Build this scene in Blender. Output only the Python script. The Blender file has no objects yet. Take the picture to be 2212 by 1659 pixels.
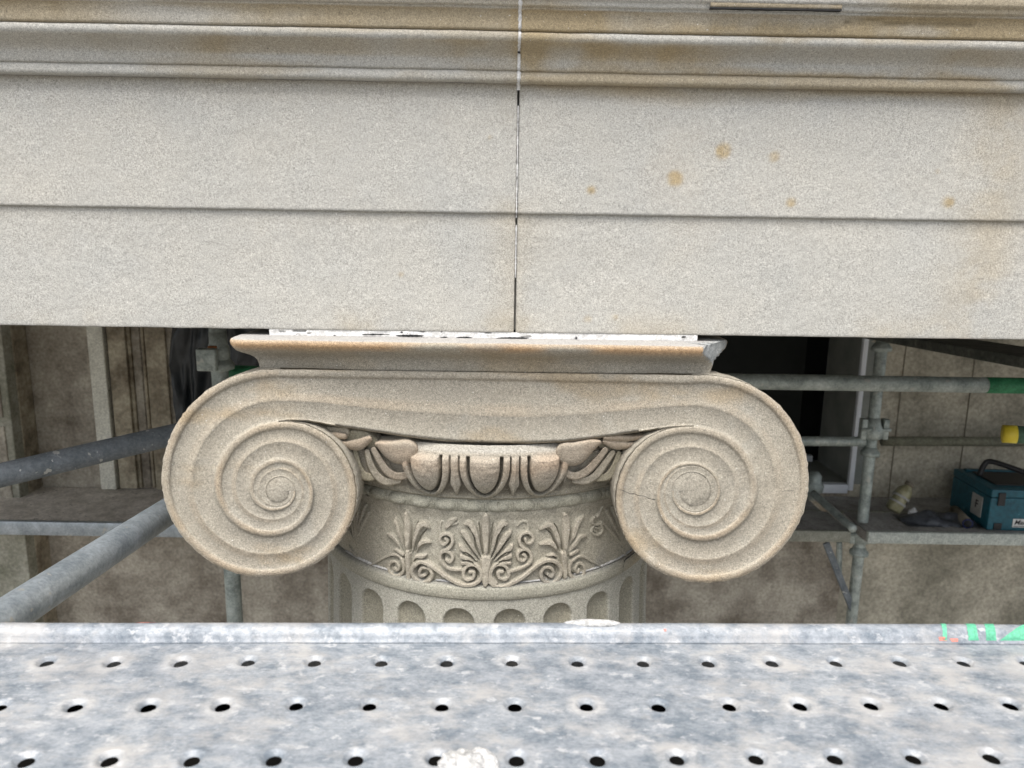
import bpy, math, random
import numpy as np
from mathutils import Matrix, Vector

random.seed(7); rng = np.random.default_rng(7)
sc = bpy.context.scene
COL = sc.collection

# ---------------------------------------------------------------- camera
CZ = 5.0                                   # camera height above the ground
PITCH = math.radians(10.98); ROLL = 0.0155; F = 1598.0; CX, CY = 1106.0, 829.5
YAW = 0.010                                # facade turned very slightly from the camera
fw = np.array([0, math.cos(PITCH), -math.sin(PITCH)])
u0 = np.array([0, math.sin(PITCH), math.cos(PITCH)]); r0 = np.array([1.0, 0, 0])
rt = math.cos(ROLL)*r0 + math.sin(ROLL)*u0
up = -math.sin(ROLL)*r0 + math.cos(ROLL)*u0
cam = bpy.data.cameras.new('camera'); camo = bpy.data.objects.new('camera', cam); COL.objects.link(camo)
cam.sensor_width = 36; cam.lens = 36*F/2212.0
cam.clip_start = 0.02; cam.clip_end = 2000
camo.matrix_world = Matrix(((rt[0], up[0], -fw[0], 0), (rt[1], up[1], -fw[1], 0), (rt[2], up[2], -fw[2], CZ), (0, 0, 0, 1)))
cam.dof.use_dof = True; cam.dof.focus_distance = 1.17; cam.dof.aperture_fstop = 7.5
sc.camera = camo

# ---------------------------------------------------------------- sky, sun, exposure
EL, AZ = math.radians(64), math.radians(196)
w = bpy.data.worlds.new('World'); sc.world = w; w.use_nodes = True
nt = w.node_tree; nt.nodes.clear()
out = nt.nodes.new('ShaderNodeOutputWorld'); bg = nt.nodes.new('ShaderNodeBackground')
sky = nt.nodes.new('ShaderNodeTexSky'); sky.sky_type = 'NISHITA'; sky.sun_disc = False
sky.sun_elevation = EL; sky.sun_rotation = AZ; sky.dust_density = 4.0; sky.air_density = 1.0
hs = nt.nodes.new('ShaderNodeHueSaturation'); hs.inputs['Saturation'].default_value = 0.42
nt.links.new(sky.outputs[0], hs.inputs['Color']); nt.links.new(hs.outputs[0], bg.inputs[0])
bg.inputs[1].default_value = 0.115
nt.links.new(bg.outputs[0], out.inputs[0])
sl = bpy.data.lights.new('sun', 'SUN'); sl.energy = 1.5; sl.angle = math.radians(38); sl.color = (1, .96, .9)
so = bpy.data.objects.new('sun', sl); COL.objects.link(so)
sd = Vector((math.sin(AZ)*math.cos(EL), math.cos(AZ)*math.cos(EL), math.sin(EL)))
so.rotation_euler = sd.to_track_quat('Z', 'Y').to_euler(); so.location = (0, -5, 12)
sc.view_settings.view_transform = 'Standard'; sc.view_settings.look = 'None'
sc.view_settings.exposure = 1.27; sc.view_settings.gamma = 1

# ---------------------------------------------------------------- measuring frame of the facade
cy_, sy_ = math.cos(YAW), math.sin(YAW)
TA = np.array([cy_, sy_, 0]); TN = np.array([-sy_, cy_, 0])

def ray(x, y):
    x = np.asarray(x, float); y = np.asarray(y, float)
    return (fw + ((x-CX)/F)[..., None]*rt - ((y-CY)/F)[..., None]*up)

def PF(x, y, d):                            # sight line -> (a, z) on the facade plane at distance d
    r = ray(x, y); t = d/(r@TN)
    return t*(r@TA), t*r[..., 2]

def W(a, d, z):                             # facade frame -> world
    a, d, z = np.broadcast_arrays(np.asarray(a, float), np.asarray(d, float), np.asarray(z, float))
    return np.stack([a*cy_-d*sy_, a*sy_+d*cy_, z+CZ], -1)

def PW(x, y, d):                            # one world point at distance d
    a, z = PF(np.array(x), np.array(y), d); return W(a, d, z)

def PZ(x, y, z):                            # world point on a level plane at height z (below camera)
    r = ray(np.array(x), np.array(y)); t = z/r[2]; p = r*t; return np.array([p[0], p[1], p[2]+CZ])

# ---------------------------------------------------------------- numeric helpers
def _hash(i, j, k, s):
    n = (i*374761393 + j*668265263 + k*2147483647 + s*974634777) & 0xffffffff
    n = ((n ^ (n >> 13))*1274126177) & 0xffffffff
    n = ((n ^ (n >> 16))*2246822519) & 0xffffffff
    return ((n >> 8) & 0xffff)/65535.0

def vnoise(p, s=0):
    f = np.floor(p); i = f.astype(np.int64); f = p-f; f = f*f*(3-2*f)
    r = 0
    for a in (0, 1):
        for b in (0, 1):
            for c in (0, 1):
                wgt = (f[..., 0] if a else 1-f[..., 0])*(f[..., 1] if b else 1-f[..., 1])*(f[..., 2] if c else 1-f[..., 2])
                r = r + wgt*_hash(i[..., 0]+a, i[..., 1]+b, i[..., 2]+c, s)
    return r*2-1

def fbm(p, scale, octv=3, s=0):
    r = 0; a = 1.0; t = 0
    for o in range(octv):
        r = r + a*vnoise(p*scale*(2.03**o)+17.3*o, s+o); t += a; a *= .5
    return r/t

def sstep(x, a, b):
    t = np.clip((x-a)/(b-a), 0, 1); return t*t*(3-2*t)

def cubic(xs, ys, x):                       # monotone-ish Hermite interpolation
    xs = np.asarray(xs, float); ys = np.asarray(ys, float)
    h = np.diff(xs); dl = np.diff(ys)/h
    m = np.empty_like(ys); m[0] = dl[0]; m[-1] = dl[-1]; m[1:-1] = (dl[:-1]*h[1:]+dl[1:]*h[:-1])/(h[1:]+h[:-1])
    x = np.clip(x, xs[0], xs[-1]); k = np.clip(np.searchsorted(xs, x)-1, 0, len(h)-1)
    t = (x-xs[k])/h[k]; t2 = t*t; t3 = t2*t
    return (2*t3-3*t2+1)*ys[k]+(t3-2*t2+t)*h[k]*m[k]+(-2*t3+3*t2)*ys[k+1]+(t3-t2)*h[k]*m[k+1]

def crom(pts, n=8):
    P = np.array(pts, float); P = np.vstack([2*P[0]-P[1], P, 2*P[-1]-P[-2]]); o = []
    for i in range(1, len(P)-2):
        for t in np.linspace(0, 1, n, endpoint=False):
            a, b, c, d = P[i-1:i+3]
            o.append(.5*(2*b+(c-a)*t+(2*a-5*b+4*c-d)*t*t+(3*b-a-3*c+d)*t**3))
    o.append(P[-2]); return np.array(o)

# ---------------------------------------------------------------- object helpers
def thing(name, label, cat, loc, group=None):
    o = bpy.data.objects.new(name, None); COL.objects.link(o); o.location = loc; o.empty_display_size = .05
    o['label'] = label; o['category'] = cat
    if group: o['group'] = group
    return o

def tag(o, label=None, cat=None, group=None, kind=None):
    if label: o['label'] = label
    if cat: o['category'] = cat
    if group: o['group'] = group
    if kind: o['kind'] = kind
    return o

def world_loc(o):
    l = Vector((0, 0, 0))
    while o is not None: l += o.location; o = o.parent
    return l

def mesh(name, V, Fc, mat, parent=None, col=None, smooth=True, origin=None):
    V = np.asarray(V, float).reshape(-1, 3)
    if parent is not None:
        off = np.array(world_loc(parent)); loc = (0, 0, 0)
    else:
        off = np.array(origin if origin is not None else V.mean(0)); loc = tuple(off)
    me = bpy.data.meshes.new(name)
    me.from_pydata((V-off).tolist(), [], [tuple(int(i) for i in f) for f in Fc])
    if col is not None:
        at = me.color_attributes.new('col', 'FLOAT_COLOR', 'POINT')
        c = np.ones((len(V), 4), np.float32); c[:, :3] = np.asarray(col).reshape(-1, 3) if np.ndim(col) > 1 else col
        at.data.foreach_set('color', c.ravel())
    me.materials.append(mat)
    me.polygons.foreach_set('use_smooth', [smooth]*len(me.polygons))
    me.update()
    o = bpy.data.objects.new(name, me); COL.objects.link(o); o.location = loc
    if parent is not None: o.parent = parent
    return o

def grid_faces(n, m, wrap=False, flip=False, mask=None):     # n rows, m columns, index i*m+j
    i, j = np.meshgrid(np.arange(n-1), np.arange(m if wrap else m-1), indexing='ij')
    j2 = (j+1) % m
    q = np.stack([i*m+j, i*m+j2, (i+1)*m+j2, (i+1)*m+j], -1)
    if mask is not None: q = q[mask]
    q = q.reshape(-1, 4)
    return q[:, ::-1] if flip else q

def box_vf(x0, x1, y0, y1, z0, z1, bev=0.0):
    import bmesh
    bm = bmesh.new(); bmesh.ops.create_cube(bm, size=1)
    for v in bm.verts:
        v.co = Vector((x0 if v.co.x < 0 else x1, y0 if v.co.y < 0 else y1, z0 if v.co.z < 0 else z1))
    if bev: bmesh.ops.bevel(bm, geom=bm.edges[:], offset=bev, segments=2, affect='EDGES', profile=.5)
    bm.verts.ensure_lookup_table()
    V = np.array([v.co[:] for v in bm.verts]); Fc = [[v.index for v in f.verts] for f in bm.faces]
    bm.free(); return V, Fc

def merge(parts):
    V = []; Fc = []; o = 0
    for v, f in parts:
        V.append(v); Fc += [[i+o for i in q] for q in f]; o += len(v)
    return np.vstack(V), Fc

def tube_vf(pts, r, seg=28, caps=True, hollow=False):
    pts = np.array(pts, float); n = len(pts); rr = np.broadcast_to(np.asarray(r, float), (n,))
    d = np.gradient(pts, axis=0); d /= np.linalg.norm(d, axis=1)[:, None]
    ref = np.array([0, 0, 1.0]) if abs(d[0][2]) < .9 else np.array([0, 1.0, 0])
    V = []
    for p, t, q in zip(pts, d, rr):
        s = np.cross(t, ref); s /= np.linalg.norm(s); b = np.cross(s, t)
        a = np.linspace(0, 2*math.pi, seg, endpoint=False)
        V.append(p + q*(np.cos(a)[:, None]*s + np.sin(a)[:, None]*b))
    V = np.vstack(V); Fc = grid_faces(n, seg, wrap=True).tolist()
    if caps: Fc += [list(range(seg))[::-1], list(range((n-1)*seg, n*seg))]
    return V, Fc

def rot_z(V, c, ang):
    V = V-c; x = V[:, 0]*math.cos(ang)-V[:, 1]*math.sin(ang); y = V[:, 0]*math.sin(ang)+V[:, 1]*math.cos(ang)
    return np.stack([x, y, V[:, 2]], -1)+c

# ---------------------------------------------------------------- materials
def newmat(name):
    m = bpy.data.materials.new(name); m.use_nodes = True; nt = m.node_tree
    b = nt.nodes['Principled BSDF']; return m, nt, b

def N(nt, t, **k):
    n = nt.nodes.new(t)
    for a, v in k.items(): setattr(n, a, v)
    return n

def noise(nt, vec, scale, detail=2, rough=.5):
    n = N(nt, 'ShaderNodeTexNoise'); n.inputs['Scale'].default_value = scale
    n.inputs['Detail'].default_value = detail; n.inputs['Roughness'].default_value = rough
    nt.links.new(vec, n.inputs['Vector']); return n.outputs['Fac']

def ramp(nt, fac, a, b, lo=(0, 0, 0), hi=(1, 1, 1)):
    r = N(nt, 'ShaderNodeValToRGB'); r.color_ramp.elements[0].position = a; r.color_ramp.elements[1].position = b
    r.color_ramp.elements[0].color = (*lo, 1); r.color_ramp.elements[1].color = (*hi, 1)
    nt.links.new(fac, r.inputs[0]); return r.outputs[0]

def mix(nt, mode, fac, a, b):
    m = N(nt, 'ShaderNodeMix', data_type='RGBA', blend_type=mode)
    for s, v in ((m.inputs['Factor'], fac), (m.inputs[6], a), (m.inputs[7], b)):
        if isinstance(v, bpy.types.NodeSocket): nt.links.new(v, s)
        elif isinstance(v, (int, float)): s.default_value = v
        else: s.default_value = (*v, 1)
    return m.outputs[2]

def pos(nt): return N(nt, 'ShaderNodeNewGeometry').outputs['Position']

def bump(nt, b, hs_, strength, dist):
    prev = None
    for h, s, d in zip(hs_, strength, dist):
        n = N(nt, 'ShaderNodeBump'); n.inputs['Strength'].default_value = s; n.inputs['Distance'].default_value = d
        nt.links.new(h, n.inputs['Height'])
        if prev is not None: nt.links.new(prev, n.inputs['Normal'])
        prev = n.outputs[0]
    nt.links.new(prev, b.inputs['Normal'])

def stone_mat(name, grain=650, contrast=.34, ochre=(.40, .27, .13), och_amt=.35, bump_s=.55):
    m, nt, b = newmat(name); p = pos(nt)
    at = N(nt, 'ShaderNodeAttribute', attribute_name='col').outputs['Color']
    g = noise(nt, p, grain, 3, .65); g2 = noise(nt, p, grain*.35, 2, .6); bl = noise(nt, p, 7, 5, .6)
    gr = ramp(nt, g, .28, .72, (1-contrast,)*3, (1+contrast*.8,)*3)
    gr2 = ramp(nt, g2, .3, .7, (1-contrast*.30,)*3, (1+contrast*.27,)*3)
    blr = ramp(nt, bl, .3, .72, (.95, .955, .96), (1.04, 1.02, .99))
    c = mix(nt, 'MULTIPLY', 1, at, gr); c = mix(nt, 'MULTIPLY', 1, c, gr2); c = mix(nt, 'MULTIPLY', 1, c, blr)
    o2 = noise(nt, p, 3.1, 6, .68); of = ramp(nt, o2, .56, .74, (0, 0, 0), (och_amt,)*3)
    c = mix(nt, 'MIX', of, c, mix(nt, 'MULTIPLY', 1, ochre, gr))
    sp = noise(nt, p, 230, 1); spr = ramp(nt, sp, .20, .27, (.45,)*3, (1,)*3)
    c = mix(nt, 'MULTIPLY', .7, c, spr)
    sp2 = noise(nt, p, 310, 1); spr2 = ramp(nt, sp2, .765, .80, (0,)*3, (.8,)*3)
    c = mix(nt, 'MIX', spr2, c, (.75, .73, .68))
    nt.links.new(c, b.inputs['Base Color']); b.inputs['Roughness'].default_value = .93
    b.inputs['Specular IOR Level'].default_value = .2
    bump(nt, b, [noise(nt, p, 60, 4, .6), g2, g], [.30, bump_s*.6, bump_s*1.1], [.002, .0010, .0006])
    return m

def plain_mat(name, c1, c2, scale=8, rough=.85, metal=0.0, bs=.4, bd=.002, detail=6, fine=None, a=.35, b_=.65, spots=None):
    m, nt, b = newmat(name); p = pos(nt)
    n1 = noise(nt, p, scale, detail, .65); c = ramp(nt, n1, a, b_, c1, c2)
    if fine: 
        f = noise(nt, p, fine, 3, .6); c = mix(nt, 'MULTIPLY', 1, c, ramp(nt, f, .3, .7, (.72,)*3, (1.22,)*3))
    if spots:
        s = noise(nt, p, spots[0], 2, .5); c = mix(nt, 'MIX', ramp(nt, s, spots[1], spots[1]+.05, (0,)*3, (1,)*3), c, spots[2])
    nt.links.new(c, b.inputs['Base Color']); b.inputs['Roughness'].default_value = rough; b.inputs['Metallic'].default_value = metal
    bump(nt, b, [n1, noise(nt, p, fine or scale*12, 3, .6)], [bs, bs], [bd, bd*.3])
    return m

M_ARCH = stone_mat('grey_sandstone', 800, .50, och_amt=.10)
M_CAP = stone_mat('carved_sandstone', 760, .58, ochre=(.33, .26, .16), och_amt=.18, bump_s=.75)
M_MORTAR = plain_mat('white_mortar', (.52, .515, .50), (.76, .755, .74), 60, .9, bs=.8, bd=.002, fine=300, spots=(75, .66, (.03, .03, .035)))
M_GAP = plain_mat('black_gap', (.008, .008, .009), (.02, .02, .02), 40)
M_BREAK = stone_mat('fresh_broken_stone', 420, .30, ochre=(.3, .28, .24), och_amt=.1, bump_s=.9)

def steel_mat():
    m, nt, b = newmat('galvanised_dusty_steel'); p = pos(nt)
    mp = N(nt, 'ShaderNodeMapping'); mp.inputs['Scale'].default_value = (1, 1.6, 1); nt.links.new(p, mp.inputs[0]); q = mp.outputs[0]
    n1 = noise(nt, q, 34, 10, .80); n2 = noise(nt, q, 13, 10, .74); n3 = noise(nt, q, 200, 4, .75)
    c = ramp(nt, n1, .40, .60, (.135, .160, .185), (.315, .332, .350))
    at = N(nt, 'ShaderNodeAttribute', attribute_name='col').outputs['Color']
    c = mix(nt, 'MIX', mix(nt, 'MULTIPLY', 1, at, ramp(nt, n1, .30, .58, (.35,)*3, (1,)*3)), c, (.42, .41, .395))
    c = mix(nt, 'MULTIPLY', 1, c, ramp(nt, n3, .3, .7, (.84,)*3, (1.12,)*3))
    c = mix(nt, 'MIX', ramp(nt, n2, .50, .64, (0,)*3, (.75,)*3), c, (.40, .385, .365))
    n4 = noise(nt, q, 55, 5, .7)
    c = mix(nt, 'MIX', ramp(nt, n4, .57, .66, (0,)*3, (.75,)*3), c, (.47, .47, .47))
    n5 = noise(nt, q, 14, 3, .5); c = mix(nt, 'MIX', ramp(nt, n5, .70, .76, (0,)*3, (.45,)*3), c, (.26, .25, .235))
    mp2 = N(nt, 'ShaderNodeMapping'); mp2.inputs['Rotation'].default_value = (0, 0, .35); mp2.inputs['Scale'].default_value = (14, 420, 1); nt.links.new(p, mp2.inputs[0])
    s1 = noise(nt, mp2.outputs[0], 1.0, 3, .6); c = mix(nt, 'MIX', ramp(nt, s1, .66, .74, (0,)*3, (.35,)*3), c, (.10, .115, .13))
    mp3 = N(nt, 'ShaderNodeMapping'); mp3.inputs['Rotation'].default_value = (0, 0, -.06); mp3.inputs['Scale'].default_value = (9, 330, 1); nt.links.new(p, mp3.inputs[0])
    s2 = noise(nt, mp3.outputs[0], 1.0, 3, .6); c = mix(nt, 'MIX', ramp(nt, s2, .66, .74, (0,)*3, (.4,)*3), c, (.52, .53, .54))
    n6 = noise(nt, q, 5, 8, .75); c = mix(nt, 'MULTIPLY', 1, c, ramp(nt, n6, .35, .62, (.78, .80, .83), (1.05,)*3))
    nt.links.new(c, b.inputs['Base Color']); b.inputs['Metallic'].default_value = .12
    nt.links.new(ramp(nt, n1, .3, .7, (.62,)*3, (.42,)*3), b.inputs['Roughness'])
    bump(nt, b, [n2, n3], [.3, .35], [.002, .0006]); return m
M_DECK = steel_mat()

def tube_mat(name, c1, c2, paint=None, axis=0, lo=0, hi=0, metal=.45, rough=.5):
    m, nt, b = newmat(name); p = pos(nt)
    n1 = noise(nt, p, 22, 7, .7); n3 = noise(nt, p, 170, 4, .7)
    c = ramp(nt, n1, .32, .68, c1, c2)
    c = mix(nt, 'MULTIPLY', 1, c, ramp(nt, n3, .3, .7, (.75,)*3, (1.2,)*3))
    n4 = noise(nt, p, 30, 3, .6); c = mix(nt, 'MIX', ramp(nt, n4, .655, .68, (0,)*3, (.8,)*3), c, (.45, .45, .41))
    n5 = noise(nt, p, 90, 2, .6); c = mix(nt, 'MIX', ramp(nt, n5, .72, .74, (0,)*3, (.7,)*3), c, (.55, .55, .52))
    nt.links.new(c, b.inputs['Base Color']); b.inputs['Metallic'].default_value = metal; b.inputs['Roughness'].default_value = rough
    bump(nt, b, [n1, n3], [.25, .3], [.001, .0005]); return m
M_TUBE = tube_mat('galvanised_tube', (.26, .30, .33), (.46, .51, .55), metal=.6, rough=.38)
M_TUBED = tube_mat('dull_dark_tube', (.10, .118, .13), (.21, .23, .245), rough=.7, metal=.2)
M_TUBEL = tube_mat('pale_zinc_tube', (.18, .215, .20), (.50, .55, .52), metal=.3)
M_GREEN = plain_mat('green_tube_paint', (.03, .20, .09), (.06, .30, .14), 20, .5, fine=120)
M_YEL = plain_mat('yellow_tape', (.62, .48, .03), (.75, .60, .05), 20, .5)
M_PGREEN = plain_mat('bright_green_paint', (.07, .32, .19), (.11, .40, .25), 60, .6, fine=300)
M_PRED = plain_mat('red_marker_paint', (.55, .18, .15), (.68, .28, .22), 60, .7, fine=300)
M_PLASTER = plain_mat('white_plaster', (.36, .36, .35), (.52, .515, .505), 90, .9, bs=1.0, bd=.004, fine=300)
M_WALL = plain_mat('brown_weathered_wall', (.16, .135, .105), (.44, .405, .335), 4.5, .95, fine=70, bs=.6, bd=.006)
M_WALLR = plain_mat('pale_rendered_wall', (.22, .205, .158), (.46, .425, .34), 3.6, .95, fine=60, bs=.5, bd=.004)
M_PIL = plain_mat('weathered_pilaster_stone', (.16, .13, .09), (.42, .375, .28), 9, .95, fine=60, bs=.6, bd=.004)
M_BATTEN = plain_mat('cream_painted_timber', (.56, .55, .47), (.70, .69, .60), 12, .8, fine=150, spots=(38, .70, (.16, .15, .12)))
M_CREAM = plain_mat('old_cream_stone', (.20, .20, .15), (.36, .35, .29), 9, .9, fine=80)
M_SHEET = plain_mat('black_polythene', (.010, .013, .016), (.03, .036, .040), 9, .42, bs=.3)
M_BOARD = plain_mat('dusty_scaffold_board', (.44, .40, .34), (.68, .63, .56), 12, .95, fine=90, bs=.6, bd=.003, spots=(60, .69, (.06, .055, .045)))
M_BOARDR = plain_mat('dusty_grey_board', (.20, .19, .175), (.36, .35, .33), 12, .95, fine=90, bs=.6, bd=.003)
M_FASC = plain_mat('pale_flecked_board_edge', (.36, .39, .36), (.52, .55, .50), 40, .85, fine=160)
M_FASC2 = plain_mat('dull_board_edge', (.20, .20, .16), (.30, .30, .25), 30, .85, fine=160)
M_WHITE = plain_mat('white_window_paint', (.62, .65, .70), (.72, .75, .78), 8, .5, bs=.1)
M_REVEAL = plain_mat('grey_reveal_plaster', (.17, .185, .17), (.25, .26, .235), 6, .8)
M_DARK = plain_mat('dark_interior', (.004, .005, .005), (.010, .012, .011), 3, .9)
M_TEAL = plain_mat('teal_plastic', (.005, .07, .10), (.010, .10, .138), 8, .45, bs=.15, fine=60, spots=(33, .69, (.07, .20, .24)))
M_BLACK = plain_mat('black_plastic', (.008, .009, .010), (.02, .02, .022), 20, .5)
M_LABEL = plain_mat('white_sticker', (.60, .60, .58), (.72, .72, .70), 40, .6, bs=.05)
M_GREYST = plain_mat('grey_sticker', (.30, .30, .28), (.4, .4, .38), 40, .6, bs=.05)
M_BAG = plain_mat('dark_grey_plastic_bag', (.03, .034, .042), (.07, .078, .09), 20, .45, bs=.6)
M_CLEAR = plain_mat('yellowed_clear_plastic', (.20, .19, .10), (.36, .34, .22), 30, .35, bs=.6)
M_ROLL = plain_mat('brown_cardboard', (.13, .115, .085), (.19, .17, .13), 30, .9)
M_BLUE = plain_mat('dark_blue_card', (.008, .012, .06), (.012, .02, .09), 30, .7)
M_GROUND = plain_mat('concrete_ground', (.13, .12, .105), (.21, .195, .17), 1.2, .95, fine=20)
M_CEIL = plain_mat('portico_soffit', (.22, .21, .19), (.30, .29, .26), 3, .95)

# ================================================================ SETTING
V, Fc = box_vf(-400, 400, -400, 400, -.3, 0)
tag(mesh('ground', V, Fc, M_GROUND, smooth=False), kind='structure')

# ================================================================ ENTABLATURE
D_LOW = 1.133; AX_D = 1.463
_a, _z = PF(np.array(1049.), np.array(800.), 1.10); AX_A = float(_a)          # column axis (a, d)

def zc(y, d, x=1112.):                      # height of something measured on the joint line
    return float(PF(np.array(float(x)), np.array(float(y)), d)[1])

PROF = [  # (photo y on the joint, projection in front of the lower fascia)
    ('cap', -160, .075), ('cap', -60, .070), ('cap', -30, .072), ('cap', -12, .072), ('cap', -6, .0705), ('cap', -3, .0675), ('cap', 0, .0665),
    ('cap', 4, .0662), ('cap', 9, .0655), ('cap', 11, .0635), ('cap', 13, .0612), ('cap', 15, .0618), ('cap', 17, .0605), ('cap', 20, .0585), ('cap', 24, .056), ('cap', 30, .0545), ('cap', 40, .0535), ('cap', 50, .053), ('cap', 59, .0525), ('cap', 63, .0515), ('cap', 65.5, .046),
    ('cap', 67, .046), ('cap', 68.5, .051), ('cap', 72, .0525), ('cap', 78, .0525), ('cap', 84, .0510), ('cap', 90, .0475), ('cap', 97, .0415), ('cap', 105, .0345), ('cap', 113, .0285), ('cap', 121, .0250), ('cap', 130, .0232), ('cap', 140, .0222), ('cap', 148, .0215),
    ('cap', 151, .0200), ('cap', 152.5, .0170), ('cap', 154, .0172), ('cap', 156, .0200), ('cap', 160, .0218), ('cap', 167, .0225), ('cap', 173, .0215), ('cap', 177, .0185), ('cap', 179, .014), ('cap', 180.5, .0052)]
prof_cap = [(zc(y, D_LOW-p), p) for _, y, p in PROF]
z_uf_t = zc(181, D_LOW-.0055); z_uf_b = zc(461, D_LOW-.0055)
z_lf_t = zc(463.5, D_LOW); z_lf_b = zc(718.5, D_LOW)
S_STEP = .0055

def a_joint(z):                             # the joint leans very slightly
    xs = np.array([1122.5, 1112.]); ys = np.array([2., 717.])
    aa, zz = PF(xs, ys, D_LOW); return float(aa.mean())
AJ = a_joint(0)

spots = [(1563, 326, 20, 1.), (1457, 386, 19, 1.), (1278, 411, 14, .75), (1672, 339, 15, .75), (1708, 438, 14, .8), (2048, 437, 16, .85),
         (865, 593, 8, .5), (1058, 297, 6, .5), (1270, 690, 12, .4), (1330, 686, 7, .5), (2025, 370, 7, .3)]
spotsL = [(float(PF(np.array(float(x)), np.array(float(y)), D_LOW-.005)[0]), float(PF(np.array(float(x)), np.array(float(y)), D_LOW-.005)[1]), r*.00071, s) for x, y, r, s in spots]
BASE_E = np.array([.415, .409, .380])

def ent_col(a, z, p, part):
    P3 = np.stack([a, p*0, z], -1)
    c = np.ones(a.shape+(3,))*BASE_E
    och = np.zeros(a.shape)
    n = fbm(P3*np.array([1, 1, 1.0]), 9, 4, 3); n2 = fbm(P3*np.array([.35, 1, 2.5]), 14, 4, 9); n6 = fbm(P3, 55, 3, 21)
    if part == 'cap':
        rg = sstep(a, AJ-.02, AJ+.02); och += sstep(n2+.15*n6, -.3, .3)*(.45+.30*rg)
        band = ((z > zc(64, D_LOW-.052)) & (z < zc(20, D_LOW-.055))).astype(float)
        rgt = sstep(a, AJ-.02, AJ+.02)
        och += band*(.36+.55*rgt)*(.5+.7*sstep(n, -.3, .4))
        lo = ((z > zc(125, D_LOW-.024)) & (z < zc(88, D_LOW-.05))).astype(float)
        och += lo*.35*(.4+sstep(n, -.2, .5))
        k = np.exp(-(((a-AJ-.018)/.022)**2)-(((z-zc(118, D_LOW-.026))/.02)**2)); och += k*.9
        och += np.exp(-((a-PF(np.array(60.), np.array(35.), 1.08)[0])/.09)**2)*band*.6
    else:
        top = z_uf_t if part == 'upper' else z_lf_t
        st = sstep(z, top-.028-.02*n, top-.002)*(.25+.75*sstep(n2, -.15, .45))
        och += st*(.75 if part == 'upper' else .12)
        if part == 'lower': och += sstep(-z, -z_lf_b-.05, -z_lf_b)*.30*sstep(n+.2*n6, -.1, .5)
        och += .25*np.exp(-((a-AJ+.0)/.035)**2)*sstep(n, -.2, .4)
        for (ax, az, r, s) in spotsL:
            wob = r*(1+.28*fbm(P3, 38, 3, 33)); dd = np.sqrt((a-ax)**2+(z-az)**2)
            och += 1.35*s*sstep(-dd, -wob*1.12, -wob*.35)*(.75+.5*fbm(P3, 120, 2, 34))
        aR = PF(np.array(2130.), np.array(500.), D_LOW)[0]
        och += .42*np.exp(-((a-aR)/.05)**2)*sstep(n+.3*n6, -.5, .3)
    och = np.clip(och, 0, 1)[..., None]
    oc = np.array([.345, .265, .14]); c = c*(1.08 if part == 'cap' else 1.0)
    c = c*(1-och*.8)+oc*och*.8
    # bedding bands of paler and darker stone, faint lichen greys
    c *= (1+.06*fbm(P3*np.array([.25, 1, 1.6]), 8, 3, 41))[..., None]
    return c

def ent_section(name, sgn, parent, part):
    a0 = AJ+sgn*.0016; a1 = AJ+sgn*3.2
    fine = np.arange(0, .86, .0036); coarse = np.linspace(.87, 3.2, 60)
    s = np.concatenate([fine, coarse]); a = a0+sgn*s
    if part == 'cap': rows = prof_cap
    elif part == 'upper': rows = [(z, S_STEP) for z in np.linspace(z_uf_t, z_uf_b+.0012, 66)]+[(z_uf_b, S_STEP-.0012), (z_uf_b-.0006, 0.0)]
    else: rows = [(z, 0.0) for z in np.linspace(z_uf_b-.0006, z_lf_b+.0015, 60)]+[(z_lf_b+.0004, -.0006), (z_lf_b, -.0020), (z_lf_b, -.05), (z_lf_b, -.3), (z_lf_b, -.62)]
    zz = np.array([r[0] for r in rows]); pp = np.array([r[1] for r in rows])
    A, Z = np.meshgrid(a, zz); _, Pj = np.meshgrid(a, pp)
    P3 = np.stack([A, Pj, Z], -1)
    nz = fbm(P3, 30, 4, 5)*.0007 + fbm(P3, 140, 2, 8)*.0005
    Zo = Z+fbm(np.stack([A, Pj*0, Z*0], -1), 26, 3, 12 if part == 'cap' else 15)*.0006 + fbm(np.stack([A, Z*0, Z*.2], -1), 170, 2, 2)*.0003*(part == 'cap')
    # arris wear right at the joint
    ed = np.exp(-(np.abs(A-a0)/.0022)); Pj = Pj-ed*.0018*(1+fbm(P3, 90, 2, 6)); A2 = A+0*ed
    if part == 'cap':                       # crack running through the top moulding of the right block
        ax0 = PF(np.array(1830.), np.array(50.), 1.075)[0]; ax1 = PF(np.array(2110.), np.array(50.), 1.075)[0]
        if sgn > 0:
            zl = zc(28, D_LOW-.056)+.0035*fbm(np.stack([A, A*0, A*0], -1), 40, 3, 77)
            m = ((A > ax0) & (A < ax1)); Pj = Pj-m*np.exp(-((Z-zl)/.0016)**2)*.006
            Pj = Pj-sstep(A, ax0, ax0+.3)*.0012*np.clip(fbm(P3*np.array([1, 1, 2]), 45, 3, 71), 0, 1)*(Z > zc(60, D_LOW-.05))
    if sgn > 0 and part == 'cap': Zo = Zo-.0012
    Vw = W(A2, D_LOW-Pj-nz, Zo)
    col = ent_col(A, Z, Pj, part)
    n, m = A.shape; Fc = grid_faces(n, m, flip=(sgn > 0)).tolist(); Vw = Vw.reshape(-1, 3); col = col.reshape(-1, 3)
    # side face at the joint, going back into the wall
    idx = [i*m for i in range(n)]; k = len(Vw)
    back = Vw[idx] + TN*0; back = W(np.full(n, a0), D_LOW+.5, Zo[:, 0]); Vw = np.vstack([Vw, back]); col = np.vstack([col, col[idx]*.9])
    for i in range(n-1):
        q = [idx[i], idx[i+1], k+i+1, k+i]; Fc.append(q if sgn > 0 else q[::-1])
    return mesh(name, Vw, Fc, M_ARCH, parent, col)

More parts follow.
